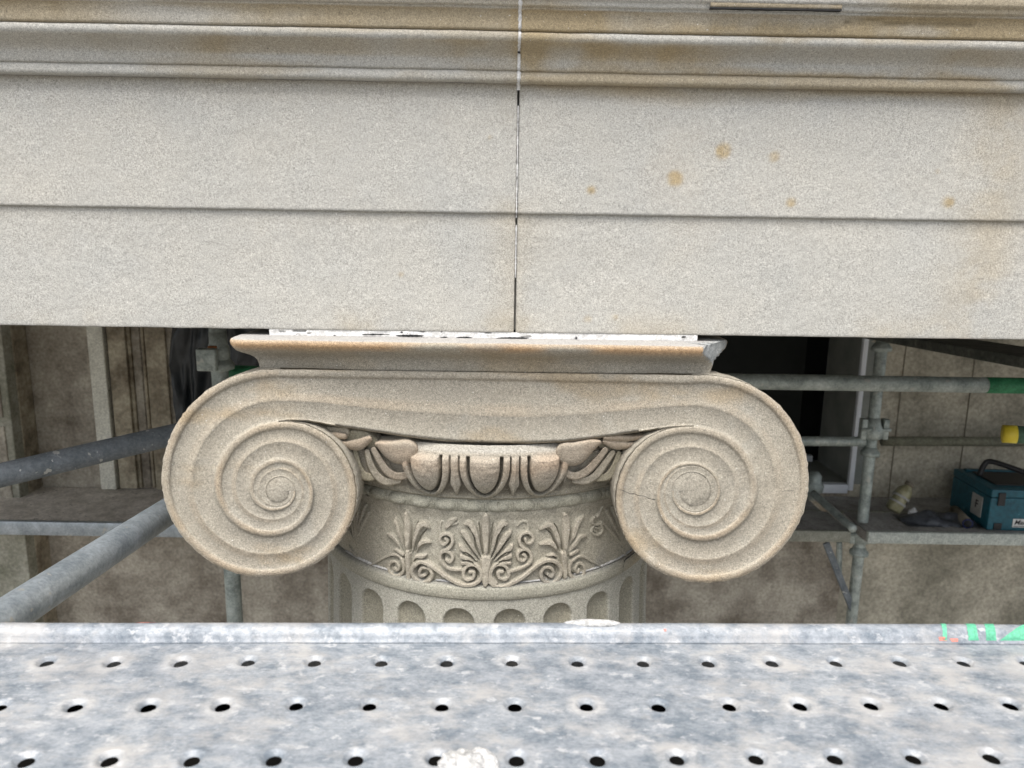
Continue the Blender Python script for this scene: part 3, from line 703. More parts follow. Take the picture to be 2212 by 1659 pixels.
# left anthemion outer scroll and tail
sc_([(330, 1100), (290, 1020), (180, 985), (50, 1010), (-80, 1080), (-200, 1150), (-300, 1190)], A_, 40, 16)
sc_([(330, 1090), (352, 1190), (325, 1300), (230, 1370), (120, 1330), (75, 1230), (110, 1130), (200, 1120), (255, 1190), (230, 1270), (170, 1230)], A_, 38, 30)
sc_([(1570, 1110), (1680, 1030), (1790, 1020), (1920, 1090), (2100, 1190)], B_, 40, 20)
sc_([(1570, 1110), (1540, 1240), (1570, 1370), (1665, 1420), (1775, 1370), (1815, 1260), (1780, 1160), (1700, 1150), (1650, 1240), (1690, 1310), (1730, 1260)], B_, 40, 30)
# far right curl and the fans half hidden behind the volutes
sc_([(1990, 320), (1960, 400), (2030, 460), (2110, 440), (2150, 540), (2110, 620), (2030, 640), (1960, 580), (2000, 490), (2070, 520)], B_, 30, 22, .0055)
sc_([(2060, 300), (2120, 220), (2160, 120)], B_, 34, 14, .005)
for ex, ey in ((1300, 1128), (1312, 1104), (1324, 1096), (1334, 1100), (1345, 1110), (1356, 1120)):
    strokes.append(([(1346, 1176, 1.5), ((1346+ex)/2, (1176+ey)/2, 3.6), (ex, ey, 3.2)], .006, .3))
for ex, ey in ((757, 1110), (766, 1090), (776, 1084), (788, 1092), (795, 1108), (745, 1125)):
    strokes.append(([(766, 1170, 1.5), ((766+ex)/2, (1170+ey)/2, 3.6), (ex, ey, 3.2)], .006, .3))
strokes.append(([(752, 1180, 3), (762, 1195, 4), (772, 1206, 2)], .003, 0))
strokes.append(([(1345, 1185, 3), (1352, 1196, 4), (1362, 1205, 2)], .003, 0))

dphi = S[0]
cuts = []
def cut(l, conv, wd=13, dpt=.0046, m_=False):
    p_ = conv([(x, y, wd*(.35+.65*math.sin(math.pi*min(.98, .08+.9*i/(len(l)-1))))) for i, (x, y) in enumerate(l)]); cuts.append((p_, dpt))
    if m_: cuts.append((mir(p_), dpt))
cut([(1775, 1000), (1745, 850), (1725, 640), (1690, 430)], A_, 19, m_=True)
cut([(1730, 1050), (1650, 880), (1600, 650), (1500, 510)], A_, 19, m_=True)
cut([(1680, 1085), (1580, 950), (1480, 810), (1370, 680)], A_, 16, m_=True)
cut([(1635, 1130), (1560, 1030), (1480, 950), (1390, 910)], A_, 15, m_=True)
cut([(1620, 1165), (1540, 1110), (1470, 1085), (1400, 1100)], A_, 16, m_=True)
cut([(385, 930), (350, 700), (335, 500), (250, 270)], A_, 16); cut([(330, 910), (270, 730), (215, 560), (150, 460)], A_, 15)
cut([(455, 950), (490, 750), (535, 560), (590, 400)], A_, 17); cut([(530, 950), (590, 790), (640, 660), (740, 540)], A_, 16)
cut([(500, 1130), (560, 1070), (620, 1035)], A_, 15); cut([(360, 1080), (290, 1000), (200, 950)], A_, 12)
cut([(1430, 930), (1390, 750), (1350, 560), (1290, 440)], B_, 16); cut([(1350, 920), (1290, 770), (1230, 620), (1130, 530)], B_, 16)
cut([(1500, 910), (1550, 720), (1570, 540), (1580, 400)], B_, 17); cut([(1600, 740), (1650, 620), (1720, 540)], B_, 15)
cut([(1320, 1060), (1240, 1010), (1180, 1030)], B_, 12); cut([(1570, 1080), (1620, 1000), (1690, 960)], B_, 15)
# eyes and inner turns of the scrolls
def ringcut(pts, conv, wd=20): cut(pts, conv, wd, .0046)
ringcut([(1470, 1300), (1490, 1240), (1560, 1225), (1640, 1270), (1660, 1350), (1610, 1430), (1530, 1450)], A_); 
cuts.append((mir(A_([(1470, 1300, 8), (1490, 1240, 18), (1560, 1225, 20), (1640, 1270, 20), (1660, 1350, 22), (1610, 1430, 18), (1530, 1450, 8)])), .0046))
ringcut([(780, 1210), (690, 1155), (610, 1190), (570, 1290), (610, 1380), (690, 1410), (765, 1370), (770, 1290), (700, 1255)], A_, 15)
ringcut([(60, 1040), (150, 1020), (250, 1060), (310, 1160), (300, 1260), (230, 1300), (150, 1270), (140, 1170), (190, 1130)], A_, 14)
ringcut([(1050, 1180), (1180, 1150), (1280, 1170), (1310, 1280), (1270, 1390), (1190, 1410), (1110, 1360), (1120, 1270), (1200, 1250)], B_, 14)
ringcut([(1760, 1080), (1680, 1090), (1600, 1180), (1580, 1280), (1640, 1345), (1730, 1320), (1750, 1240), (1700, 1210)], B_, 15)
ringcut([(1030, 690), (1080, 655), (1160, 690), (1170, 770), (1120, 830)], A_, 16); ringcut([(1170, 980), (1080, 970), (1050, 1050), (1110, 1140)], A_, 16)
ringcut([(840, 700), (780, 630), (700, 660), (700, 740), (750, 790)], B_, 16); ringcut([(660, 990), (740, 930), (800, 980), (800, 1060), (740, 1130)], B_, 16)
ringcut([(2110, 470), (2010, 490), (1990, 570), (2050, 610)], B_, 10)
def cuts_eval():
    for pts, dpt in cuts:
        C = crom(pts, 9); pp, zz = cyl_hit(C[:, 0], C[:, 1], RN+.003); ss = pp*RN; ww = np.maximum(C[:, 2], .5)*PXM*1.06
        M = np.zeros_like(S); ci = np.where((dphi > ss.min()-.004) & (dphi < ss.max()+.004))[0]; ri_ = np.where((zn > zz.min()-.004) & (zn < zz.max()+.004))[0]
        if len(ci) < 2 or len(ri_) < 2: continue
        sl_ = (slice(ri_[0], ri_[-1]+1), slice(ci[0], ci[-1]+1)); gx = S[sl_]; gz = ZN[sl_]; best = np.zeros_like(gx)
        for i in range(len(C)-1):
            ax, az, bx, bz = ss[i], zz[i], ss[i+1], zz[i+1]; L2 = (bx-ax)**2+(bz-az)**2+1e-12
            tt = np.clip(((gx-ax)*(bx-ax)+(gz-az)*(bz-az))/L2, 0, 1); dd = np.hypot(gx-ax-tt*(bx-ax), gz-az-tt*(bz-az)); wl = ww[i]+(ww[i+1]-ww[i])*tt
            best = np.maximum(best, 1-sstep(dd/wl, .55, 1.25))
        M[sl_] = best
        yield M, dpt
for pts, hg, gr in strokes:
    C = crom(pts, 9); pp, zz = cyl_hit(C[:, 0], C[:, 1], RN+.003); ss = pp*RN; ww = np.maximum(C[:, 2], .5)*PXM*1.06
    x0, x1 = ss.min()-ww.max(), ss.max()+ww.max(); y0, y1 = zz.min()-ww.max(), zz.max()+ww.max()
    ci = np.where((dphi > x0) & (dphi < x1))[0]; ri_ = np.where((zn > y0) & (zn < y1))[0]
    if len(ci) < 2 or len(ri_) < 2: continue
    sl_ = (slice(ri_[0], ri_[-1]+1), slice(ci[0], ci[-1]+1)); gx = S[sl_]; gz = ZN[sl_]; best = np.zeros_like(gx)
    for i in range(len(C)-1):
        ax, az, bx, bz = ss[i], zz[i], ss[i+1], zz[i+1]; L2 = (bx-ax)**2+(bz-az)**2+1e-12
        tt = np.clip(((gx-ax)*(bx-ax)+(gz-az)*(bz-az))/L2, 0, 1); dd = np.hypot(gx-ax-tt*(bx-ax), gz-az-tt*(bz-az)); wl = ww[i]+(ww[i+1]-ww[i])*tt
        q = dd/wl; v_ = np.where(q < 1, (1-np.clip(q, 0, 1)**3.6)**.6*(1-(gr+.25)*np.exp(-(q/.38)**2)*.5), 0)*np.clip(wl/.004, .45, 1)
        best = np.maximum(best, v_)
    HN[sl_] = np.maximum(HN[sl_], best*hg)
P3 = np.stack([S, S*0, ZN], -1)
frac = (ZN-zn1)/(zn0-zn1)
soft = .72+.28*sstep(fbm(P3, 16, 2, 77), -.5, .2); HN = HN*soft*1.5
CUT = np.zeros_like(HN)
for C, dpt in cuts_eval(): CUT = np.maximum(CUT, C*dpt)
HN = HN*(1-CUT/.0046*.999)-CUT
hh = HN-.0015*np.exp(-((HN-.0003)/.0006)**2)*0+.0008*fbm(P3, 50, 4, 21)+.0005*fbm(P3, 150, 2, 22)
Rn = RN+.004*sstep(frac, .85, 1.0)+hh
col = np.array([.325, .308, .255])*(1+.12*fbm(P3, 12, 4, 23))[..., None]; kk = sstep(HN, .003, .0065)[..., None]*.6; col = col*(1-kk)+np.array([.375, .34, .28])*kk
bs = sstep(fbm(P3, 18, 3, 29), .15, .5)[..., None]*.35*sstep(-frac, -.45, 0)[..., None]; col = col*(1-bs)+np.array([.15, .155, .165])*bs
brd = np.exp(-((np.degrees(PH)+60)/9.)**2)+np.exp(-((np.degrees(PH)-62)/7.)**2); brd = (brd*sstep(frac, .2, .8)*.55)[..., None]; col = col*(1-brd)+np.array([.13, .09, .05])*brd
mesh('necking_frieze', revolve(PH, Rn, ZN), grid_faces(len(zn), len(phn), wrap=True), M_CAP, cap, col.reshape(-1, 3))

# ---- corner leaves filling the angle between volute and echinus
def C3(l): return [(690+.184*x, 902.5+.184*y, w_*.184) for x, y, w_ in l]
def C4(l): return [(1044+.184*x, 902.5+.184*y, w_*.184) for x, y, w_ in l]
def corner_leaf(name, strk, x0, x1, y0, y1, dfun):
    xs = np.arange(x0, x1, 1.0); ys = np.arange(y0, y1, 1.0); X, Y = np.meshgrid(xs, ys); H = np.full(X.shape, -1.0)
    for pts, hg, off in strk:
        C = crom(pts, 9); b = np.full(X.shape, -1.0)
        for i in range(len(C)-1):
            ax, az, wa = C[i]; bx, bz, wb = C[i+1]; L2 = (bx-ax)**2+(bz-az)**2+1e-9
            tt = np.clip(((X-ax)*(bx-ax)+(Y-az)*(bz-az))/L2, 0, 1); q = np.hypot(X-ax-tt*(bx-ax), Y-az-tt*(bz-az))/(wa+(wb-wa)*tt)
            b = np.maximum(b, np.where(q < 1, off+hg*(1-np.clip(q, 0, 1)**(3.5 if abs(hg-.009) < 2e-6 else 2.2))**.5*(1-(.55 if abs(hg-.009) < 5e-7 else .0)*np.exp(-(q/.45)**2)), -1))
        H = np.maximum(H, b)
    inside = H > -.5
    grow = inside.copy()
    for _ in range(2):
        g = grow.copy(); g[1:] |= grow[:-1]; g[:-1] |= grow[1:]; g[:, 1:] |= grow[:, :-1]; g[:, :-1] |= grow[:, 1:]; grow = g
    Hq = np.where(inside, H, -.03)
    Dp = dfun(X, Y)-Hq; a, z = PF(X, Y, Dp); a2, z2 = PF(X, Y, dfun(X, Y)); a = np.where(inside, a, a2); z = np.where(inside, z, z2)
    P3 = np.stack([a, a*0, z], -1); Dp = Dp-.0008*fbm(P3, 60, 3, 41)
    fm = grow[:-1, :-1] & grow[1:, :-1] & grow[:-1, 1:] & grow[1:, 1:]
    k = (sstep(H, .006, .018)*.8)[..., None]*(.6+.4*sstep(fbm(P3, 20, 3, 42), -.3, .3))[..., None]
    c = BASE_C*(1+.08*fbm(P3, 20, 3, 43))[..., None]; c = c*(1-k*.8)+np.array([.40, .31, .225])*k*.8
    g = (np.exp(-((H-.004)/.004)**2)*.35)[..., None]; c = c*(1-g)+np.array([.33, .30, .18])*g
    q = grid_faces(len(ys), len(xs)).reshape(len(ys)-1, len(xs)-1, 4)[fm]
    return mesh('corner_leaf', W(a, Dp, z), q[:, ::-1], M_CAP, cap, c.reshape(-1, 3))
leftS = [(C3([(680, 310, 30), (760, 345, 68), (850, 385, 108), (940, 405, 138), (1010, 400, 140), (1050, 385, 112)]), .009001, .016),
         (C3([(640, 380, 38), (720, 520, 46), (800, 630, 50), (900, 685, 50), (1020, 670, 48), (1095, 590, 30)]), .009, .007),
         (C3([(560, 400, 34), (610, 570, 46), (690, 695, 50), (790, 752, 50), (930, 745, 34)]), .009, .002),
         (C3([(420, 400, 34), (455, 570, 48), (515, 675, 54), (600, 700, 46), (660, 690, 24)]), .009, -.002),
         (C3([(470, 380, 60), (520, 540, 80), (620, 640, 70)]), .003, -.009), (C3([(600, 400, 70), (720, 560, 90), (860, 660, 90), (980, 640, 60)]), .003, -.006),
         (C3([(700, 450, 70), (820, 560, 70), (960, 620, 60)]), .003, -.004),
         (C3([(250, 290, 20), (350, 320, 55), (470, 310, 70), (580, 250, 45)]), .008, .010),
         (C3([(120, 190, 24), (200, 210, 42), (290, 220, 38)]), .006, .014),
         (C3([(-150, 60, 14), (0, 110, 30), (120, 150, 45), (300, 170, 60)]), .004, .006), (C3([(300, 200, 60), (520, 240, 80), (640, 300, 60)]), .003, .0)]
rightS = [(C4([(1360, 290, 30), (1270, 320, 66), (1170, 375, 104), (1070, 425, 134), (995, 425, 132), (950, 400, 100)]), .009001, .016),
          (C4([(1430, 380, 38), (1320, 520, 46), (1200, 635, 50), (1080, 685, 50), (965, 645, 46), (895, 560, 28)]), .009, .007),
          (C4([(1520, 410, 34), (1420, 550, 46), (1310, 685, 50), (1190, 745, 48), (1070, 745, 30)]), .009, .002),
          (C4([(1590, 420, 34), (1550, 565, 50), (1470, 680, 54), (1350, 715, 40)]), .009, -.002),
          (C4([(1560, 420, 60), (1470, 560, 80), (1380, 660, 70)]), .003, -.009), (C4([(1450, 400, 70), (1300, 560, 90), (1150, 660, 90), (1040, 640, 60)]), .003, -.006), (C4([(1340, 450, 70), (1210, 560, 70), (1030, 620, 60)]), .003, -.004),
          (C4([(1420, 280, 30), (1560, 320, 55), (1720, 320, 40), (1800, 290, 14)]), .008, .008),
          (C4([(1430, 240, 28), (1600, 240, 40), (1780, 240, 32), (1950, 200, 20), (2150, 120, 10)]), .007, .012), (C4([(1400, 300, 60), (1600, 300, 80)]), .003, .0)]
corner_leaf('l', leftS, 640, 905, 900, 1062, lambda X, Y: 1.145-.012*sstep(X, 700, 880)+.02*(Y-960)/100.)
corner_leaf('r', rightS, 1195, 1465, 900, 1062, lambda X, Y: 1.145-.012*sstep(-X, -1400, -1215)+.02*(Y-960)/100.)

# hairline crack marks in the right volute
def crack(pts, wpx, parent, d):
    C = crom(pts, 6); L_ = []; 
    for i, (x, y) in enumerate(C[:, :2]):
        x += random.uniform(-1, 1)*1.2; y += random.uniform(-1, 1)*1.2; ww = wpx*(.4+.6*random.random())
        L_ += [PW(x, y-ww, d), PW(x, y+ww, d)]
    return mesh('crack', np.array(L_), grid_faces(len(C), 2), M_GAP, parent)
crack([(1334, 1055, 0), (1352, 1063, 0), (1374, 1068, 0), (1398, 1075, 0), (1415, 1080, 0)], .8, cap, DV-.0012)
crack([(1690, 1062, 0), (1704, 1060, 0), (1716, 1060, 0)], .7, cap, DV+.0015)

# ================================================================ MORTAR BED
t = thing('mortar_bed', 'thin flaking white mortar bed squeezed between abacus top and architrave', 'mortar', tuple(W(AX_A, D_LOW, z_lf_b-.01)))
za_t = zx(739.5, AX_D-.375); a0 = float(PF(np.array(581.), np.array(718.), D_LOW)[0]); a1 = float(PF(np.array(1507.), np.array(727.), D_LOW)[0])
s = np.linspace(a0, a1, 700); rows = np.linspace(0, 1, 7); A, U = np.meshgrid(s, rows); P3 = np.stack([A, A*0, U*.01], -1)
Dm = D_LOW+.0015+.0011*fbm(P3*np.array([1, 1, 2]), 60, 4, 3)+.008*sstep(fbm(P3*np.array([.5, 1, 2.2]), 60, 3, 8), .30, .42)*sstep(-A, -.07, .0)
Zm = (z_lf_b+.0002)*(1-U)+(za_t+.0002)*U
V = W(A, Dm, Zm).reshape(-1, 3); mesh('mortar_face', V, grid_faces(7, 700, flip=True), M_MORTAR, t)
for xa, xb, ya, yb in ((855, 915, 723, 728), (1070, 1138, 728.5, 735), (950, 968, 727, 730), (985, 1020, 727.5, 732), (1472, 1482, 726, 730), (782, 842, 721, 724), (1590, 1600, 724, 727), (893, 905, 725, 728)):
    if xa > 1500: continue
    n_ = 16; xs = np.linspace(xa, xb, n_); L_ = []
    for i, x in enumerate(xs):
        e = math.sin(math.pi*(i+.3)/(n_-.4))**.5; ym = (ya+yb)/2-4.5*0; 
        L_ += [PW(x, ym-(yb-ya)/2*e+random.uniform(-.6, .6), D_LOW-.0012), PW(x, ym+(yb-ya)/2*e+random.uniform(-.6, .6), D_LOW-.0012)]
    mesh('missing_chip', np.array(L_), grid_faces(n_, 2), M_GAP, t)
V, Fc = box_vf(a0+.05, a1-.05, D_LOW+.03, D_LOW+.5, za_t-.0002, z_lf_b+.001); mesh('bed_core', W(V[:, 0], V[:, 1], V[:, 2]), Fc, M_GAP, t, smooth=False)

# ================================================================ COLUMN SHAFT
sh = thing('column_shaft', 'fluted sandstone column shaft below the capital, rising behind the steel plank', 'column', tuple(W(AX_A, AX_D, -CZ)))
zr0 = zx(1268, AX_D-.331)
cp = [(.25, zx(1264, AX_D-.318)), (.312, zx(1264, AX_D-.318)), (.314, zr0+.003), (.3235, zr0+.002), (.3285, zr0-.001), (.3312, zr0-.005), (.3318, zr0-.011), (.3315, zr0-.018), (.3300, zr0-.0235), (.3280, zr0-.0255), (.3272, zr0-.0262)]
phc = np.radians(np.concatenate([np.arange(-180, -85, 1.5), np.arange(-85, 85, .35), np.arange(85, 180, 1.5)]))
cR = np.interp(np.linspace(0, len(cp)-1, 44), range(len(cp)), [p[0] for p in cp]); cZ = np.interp(np.linspace(0, len(cp)-1, 44), range(len(cp)), [p[1] for p in cp])
PH, RR = np.meshgrid(phc, cR); ZZ = np.repeat(cZ[:, None], len(phc), 1); P3 = np.stack([PH*.33, RR*0, ZZ], -1)
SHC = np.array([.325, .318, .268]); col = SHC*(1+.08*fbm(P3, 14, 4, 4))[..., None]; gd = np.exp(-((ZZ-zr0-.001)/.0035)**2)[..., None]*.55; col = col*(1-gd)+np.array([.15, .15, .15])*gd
brn = (np.exp(-((np.degrees(PH)-60)/10.)**2)*.4)[..., None]; col = col*(1-brn)+np.array([.28, .20, .10])*brn
mesh('collar', revolve(PH, RR+.0009*fbm(P3, 50, 3, 6)*(RR > .32), ZZ), grid_faces(44, len(phc), wrap=True), M_CAP, sh, col.reshape(-1, 3))
ztop = cZ[-1]; zfl = zx(1318, AX_D-.328)
zsh = np.concatenate([np.linspace(ztop, ztop-.10, 75), np.linspace(ztop-.104, ztop-.30, 24), np.linspace(ztop-.35, -CZ+.25, 20)])
phs = np.radians(np.concatenate([np.arange(-180, -95, 1.25), np.arange(-95, 95, .3), np.arange(95, 180, 1.25)])); PH, ZZ = np.meshgrid(phs, zsh)
Rb = .3272+.028*np.clip(ztop-ZZ, 0, 1.2)-.0006
arc = (np.degrees(PH)-7.5); kf = np.round(arc/15.); uf = (arc-kf*15)*math.pi/180*Rb; hwf = 4.65*math.pi/180*.33
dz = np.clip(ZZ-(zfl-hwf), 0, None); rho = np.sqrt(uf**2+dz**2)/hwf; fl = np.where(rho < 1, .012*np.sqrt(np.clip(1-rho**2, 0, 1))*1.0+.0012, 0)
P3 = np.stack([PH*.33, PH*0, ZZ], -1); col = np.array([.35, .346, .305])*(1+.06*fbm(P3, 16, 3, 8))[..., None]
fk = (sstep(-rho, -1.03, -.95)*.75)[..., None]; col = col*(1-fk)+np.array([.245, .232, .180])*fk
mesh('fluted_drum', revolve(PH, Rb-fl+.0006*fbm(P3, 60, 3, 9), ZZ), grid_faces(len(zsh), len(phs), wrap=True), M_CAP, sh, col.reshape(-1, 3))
V, Fc = tube_vf([W(AX_A, AX_D, -CZ), W(AX_A, AX_D, -CZ+.12), W(AX_A, AX_D, -CZ+.2), W(AX_A, AX_D, -CZ+.26)], [.45, .45, .42, .37], 64); mesh('base_moulding', V, Fc, M_CAP, sh, col=BASE_C)
# white mortar line in the groove over the collar
mj = thing('neck_joint_mortar', 'broken white mortar line in the groove between necking and fluted shaft', 'mortar', tuple(W(AX_A, AX_D-.33, zr0)))
for d0, d1, th in ((-52, -29, .0026), (-14.5, -4, .0022), (-2, 3, .0008), (9, 19, .0013), (28, 60, .0019)):
    p_ = np.radians(np.arange(d0, d1, .35)); n_ = len(p_); L_ = []
    for i, q in enumerate(p_):
        e = (math.sin(math.pi*(i+.5)/n_))**.35; th_ = th*e*(.55+.6*random.random()) ; zz0 = zr0+.0035
        for R_, zo in ((.3195, zz0+th_*.9), (.3230, zz0+th_*.8), (.3262, zz0), (.3245, zz0-th_*.9)):
            L_.append(W(AX_A+R_*math.sin(q), AX_D-R_*math.cos(q), zo))
    mesh('mortar_fillet', np.array(L_), grid_faces(n_, 4, flip=True), M_PLASTER, mj)
# dark chip on the right of the collar
def chip(pts, R_, parent):
    C = crom(pts, 6); L_ = []
    for x, y, w_ in C:
        for s_ in (-1, 1):
            pq, zq = cyl_hit(np.array(x+random.uniform(-.7, .7)), np.array(y+s_*w_), R_); L_.append(W(AX_A+R_*math.sin(pq), AX_D-R_*math.cos(pq), float(zq)))
    mesh('crack', np.array(L_), grid_faces(len(C), 2), M_GAP, parent)
chip([(1374, 1190, 2), (1362, 1200, 1.6), (1350, 1210, 2.2), (1347, 1222, 2.4), (1345, 1238, .8)], .3325, sh)

# ================================================================ FRONT STEEL PLANK
ZP = -.42; PY = .027
tp = np.array([math.cos(PY), math.sin(PY), 0]); npk = np.array([-math.sin(PY), math.cos(PY), 0])
def onp(x, y, z=ZP):
    r = ray(np.array(float(x)), np.array(float(y))); q = r*(z/r[2]); return float(q@tp), float(q@npk)
def WPk(s, v, z):
    s, v, z = np.broadcast_arrays(np.asarray(s, float), np.asarray(v, float), np.asarray(z, float)); q = s[..., None]*tp+v[..., None]*npk; q = q+np.array([0, 0, 1.0])*0; q[..., 2] = z+CZ; return q
s0, v1 = onp(1107, 1430); _, v2 = onp(1107, 1522); s3, v3 = onp(1107, 1638); _, vE = onp(1107, 1389)
hp = [onp(1250, 1430)[0]-s0, onp(1265, 1522)[0]-onp(1107, 1522)[0]]; PIT = (onp(1957, 1430)[0]-onp(113, 1430)[0])/13.; RP = (v1-v3)/2
print('plank pitch', PIT, hp, RP, v1, v2, v3, vE)
pk = thing('scaffold_plank', 'dusty galvanised steel scaffold plank with rows of round drain holes, nearest the viewer', 'scaffold plank', tuple(WPk(s0, v2, ZP)))
NH = 15; rings = [(.0165, 0), (.0135, .0005), (.0118, .0007), (.0102, .0005), (.0088, -.0008), (.0075, -.0020), (.0065, -.0026), (.0063, -.0032)]
K = 40; an = (np.arange(K)+.5)/K*2*math.pi; hw_, hh_ = PIT/2, RP/2
cellV = []; cellF = []; cellC = []; idx0 = 0
sq = np.stack([np.cos(an), np.sin(an)], -1); mx = np.maximum(np.abs(sq[:, 0]), np.abs(sq[:, 1])); sqp = sq/mx[:, None]
# make the square perimeter share exact points with its neighbours and include corners
per = []
for i in range(10): per.append((1, -1+2*i/10.))
for i in range(10): per.append((1-2*i/10., 1))
for i in range(10): per.append((-1, 1-2*i/10.))
for i in range(10): per.append((-1+2*i/10., -1))
per = np.array(per); pan = np.arctan2(per[:, 1]*hh_, per[:, 0]*hw_)
rows_v = [v1, v2, v3, v3-RP]
rows_v = [v1, v1-RP, v1-2*RP, v1-3*RP]
for rr_ in range(4):
    for k_ in range(-NH, NH+1):
        cs, cv = s0+k_*PIT, rows_v[rr_]; L_ = [np.stack([cs+per[:, 0]*hw_, cv+per[:, 1]*hh_, np.full(K, 0.0)], -1)]
        jr = 1+.04*random.uniform(-1, 1); jx, jy = random.uniform(-.0005, .0005), random.uniform(-.0005, .0005)
        for r_, z_ in [(.022, 0)]+rings: L_.append(np.stack([cs+jx+r_*jr*np.cos(pan), cv+jy+r_*jr*np.sin(pan), np.full(K, z_)], -1))
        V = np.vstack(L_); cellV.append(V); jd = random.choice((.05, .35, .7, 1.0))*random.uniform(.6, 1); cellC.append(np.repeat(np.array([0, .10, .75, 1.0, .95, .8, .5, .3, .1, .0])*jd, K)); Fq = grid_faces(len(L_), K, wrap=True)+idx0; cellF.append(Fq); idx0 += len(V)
V = np.vstack(cellV); Fq = np.vstack(cellF)
# gentle dents in the sheet
P3 = np.stack([V[:, 0], V[:, 1], V[:, 0]*0], -1); V[:, 2] += .0012*fbm(P3, 5, 3, 3)+.0003*fbm(P3, 40, 2, 5)
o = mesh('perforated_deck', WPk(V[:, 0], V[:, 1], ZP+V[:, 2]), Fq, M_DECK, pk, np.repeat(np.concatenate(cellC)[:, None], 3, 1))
V, Fc = box_vf(-1, 1, -1, 1, -.05, -.0065); V = WPk(s0+V[:, 0]*PIT*NH, v2+V[:, 1]*.022, ZP+V[:, 2]); Fc = [f for f in Fc if not all(abs(V[i][2]-(ZP+CZ-.0065)) < 1e-6 for i in f)]; mesh('added_black_channel', V, Fc, M_GAP, pk, smooth=False)  # unseen channel, added and coloured black so the middle holes read dark
# edge strip, raised rounded far lip, near lip
vt = rows_v[0]+hh_; vb = rows_v[-1]-hh_; ss_ = np.linspace(s0-PIT*(NH+.5), s0+PIT*(NH+.5), 420)
LIPW = .0215; LIPH = .0125
lipp = [(vt, 0), (vE-.002, 0), (vE, .0012), (vE+.0015, .0062), (vE+.004, .0098), (vE+.008, .0132), (vE+.012, .0146), (vE+.016, .0142), (vE+.0195, .0105), (vE+.0215, .003), (vE+.022, -.01), (vE+.022, -.055), (vE+.012, -.06)]
def lip_pt(q):                               # q in 0..1 along the visible lip arc
    P_ = np.array(lipp[1:11]); L_ = np.concatenate([[0], np.cumsum(np.hypot(*np.diff(P_, axis=0).T))]); L_ /= L_[-1]
    return np.interp(q, L_, P_[:, 0]), np.interp(q, L_, P_[:, 1])
Sg, Vg = np.meshgrid(ss_, [p[0] for p in lipp]); _, Zg = np.meshgrid(ss_, [p[1] for p in lipp]); P3 = np.stack([Sg, Vg*0, Vg*0], -1); dn = .0006*fbm(P3, 12, 3, 4)
dn2 = .0012*fbm(P3, 5, 3, 3)
mesh('rolled_edge', WPk(Sg, Vg+dn, ZP+Zg+dn*.7+fbm(np.stack([Sg, Vg, Sg*0], -1), 5, 3, 3)*.0012), grid_faces(len(lipp), 420, flip=False), M_DECK, pk)
lip2 = [(vb, 0), (vb-.01, 0), (vb-.012, .006), (vb-.02, .012), (vb-.03, .006), (vb-.032, -.055)]
Sg, Vg = np.meshgrid(ss_[::6], [p[0] for p in lip2]); _, Zg = np.meshgrid(ss_[::6], [p[1] for p in lip2])
mesh('near_edge', WPk(Sg, Vg, ZP+Zg+fbm(np.stack([Sg, Vg, Sg*0], -1), 5, 3, 3)*.0012), grid_faces(len(lip2), len(ss_[::6]), flip=True), M_DECK, pk)
# paint marks wrapped over the rolled edge
def lip_mark(pts, mat, name='paint_mark'):    # pts: (photo x, q along arc, halfwidth px)
    C = crom(pts, 8); L_ = []
    for x, q, w_ in C:
        q = min(max(q, 0.02), .93); v_, z_ = lip_pt(q); y_ = 1367
        for s_ in (-1, -.3, .3, 1):
            r = ray(np.array(float(x+s_*w_+random.uniform(-.8, .8)*(abs(s_) > .5))), np.array(float(y_))); qq = r*(v_/(r@npk)); s = float(qq@tp)
            L_.append(WPk(s, v_, ZP+z_+.0006+0*s+float(fbm(np.array([[s, v_, 0]]), 5, 3, 3)[0])*.0012+float(.0006*.7*fbm(np.array([[s, 0, 0]]), 12, 3, 4)[0])))
    mesh(name, np.array(L_), grid_faces(len(C), 4, flip=True), mat, pk)
lip_mark([(2024, .80, 4), (2030, .6, 5), (2037, .4, 5), (2044, .08, 4)], M_PGREEN)
lip_mark([(2078, .88, 8), (2086, .65, 10), (2096, .4, 10), (2106, .08, 11)], M_PGREEN)
lip_mark([(2116, .88, 8), (2126, .65, 10), (2136, .4, 10), (2144, .08, 11)], M_PGREEN)
lip_mark([(2235, .9, 38), (2232, .6, 14), (2222, .45, 16), (2205, .25, 22), (2192, .08, 30)], M_PGREEN)
lip_mark([(2036, .15, 7), (2040, .07, 8)], M_PRED); lip_mark([(2062, .12, 9), (2066, .05, 7)], M_PRED)
lip_mark([(320, .62, 27), (318, .54, 25), (314, .48, 9)], M_PRED)
lip_mark([(1435, .3, 3), (1437, .25, 2)], M_PRED)
# plaster smear on the far edge and plaster lump on the deck
def blob(name, c, rad, mat, seed, label, cat, lumps=0.35, fr=40, nu=40, nv=24):
    th = np.linspace(0, math.pi, nv); ps = np.linspace(0, 2*math.pi, nu, endpoint=False); T_, P_ = np.meshgrid(th, ps, indexing='ij')
    D = np.stack([np.sin(T_)*np.cos(P_), np.sin(T_)*np.sin(P_), np.cos(T_)], -1); Q = D*np.array(rad); r = 1+lumps*fbm(Q, fr, 3, seed)
    V = Q*r[..., None]+np.array(c); return tag(mesh(name, V.reshape(-1, 3), grid_faces(nv, nu, wrap=True), mat), label, cat)
sb, _ = onp(1270, 1345); blob('plaster_smear', WPk(sb+.0, vE+.015, ZP+.0150), (.030, .006, .0032), M_PLASTER, 3, 'flat pale smear of dried plaster lying on the far plank edge', 'plaster', .25, 80)
pc = PZ(1012, 1644, ZP)
for i, (dx, dy, r_, lab) in enumerate(((-.014, .0, .013, 'a'), (.012, .001, .0145, 'b'))): pass
th = []; 
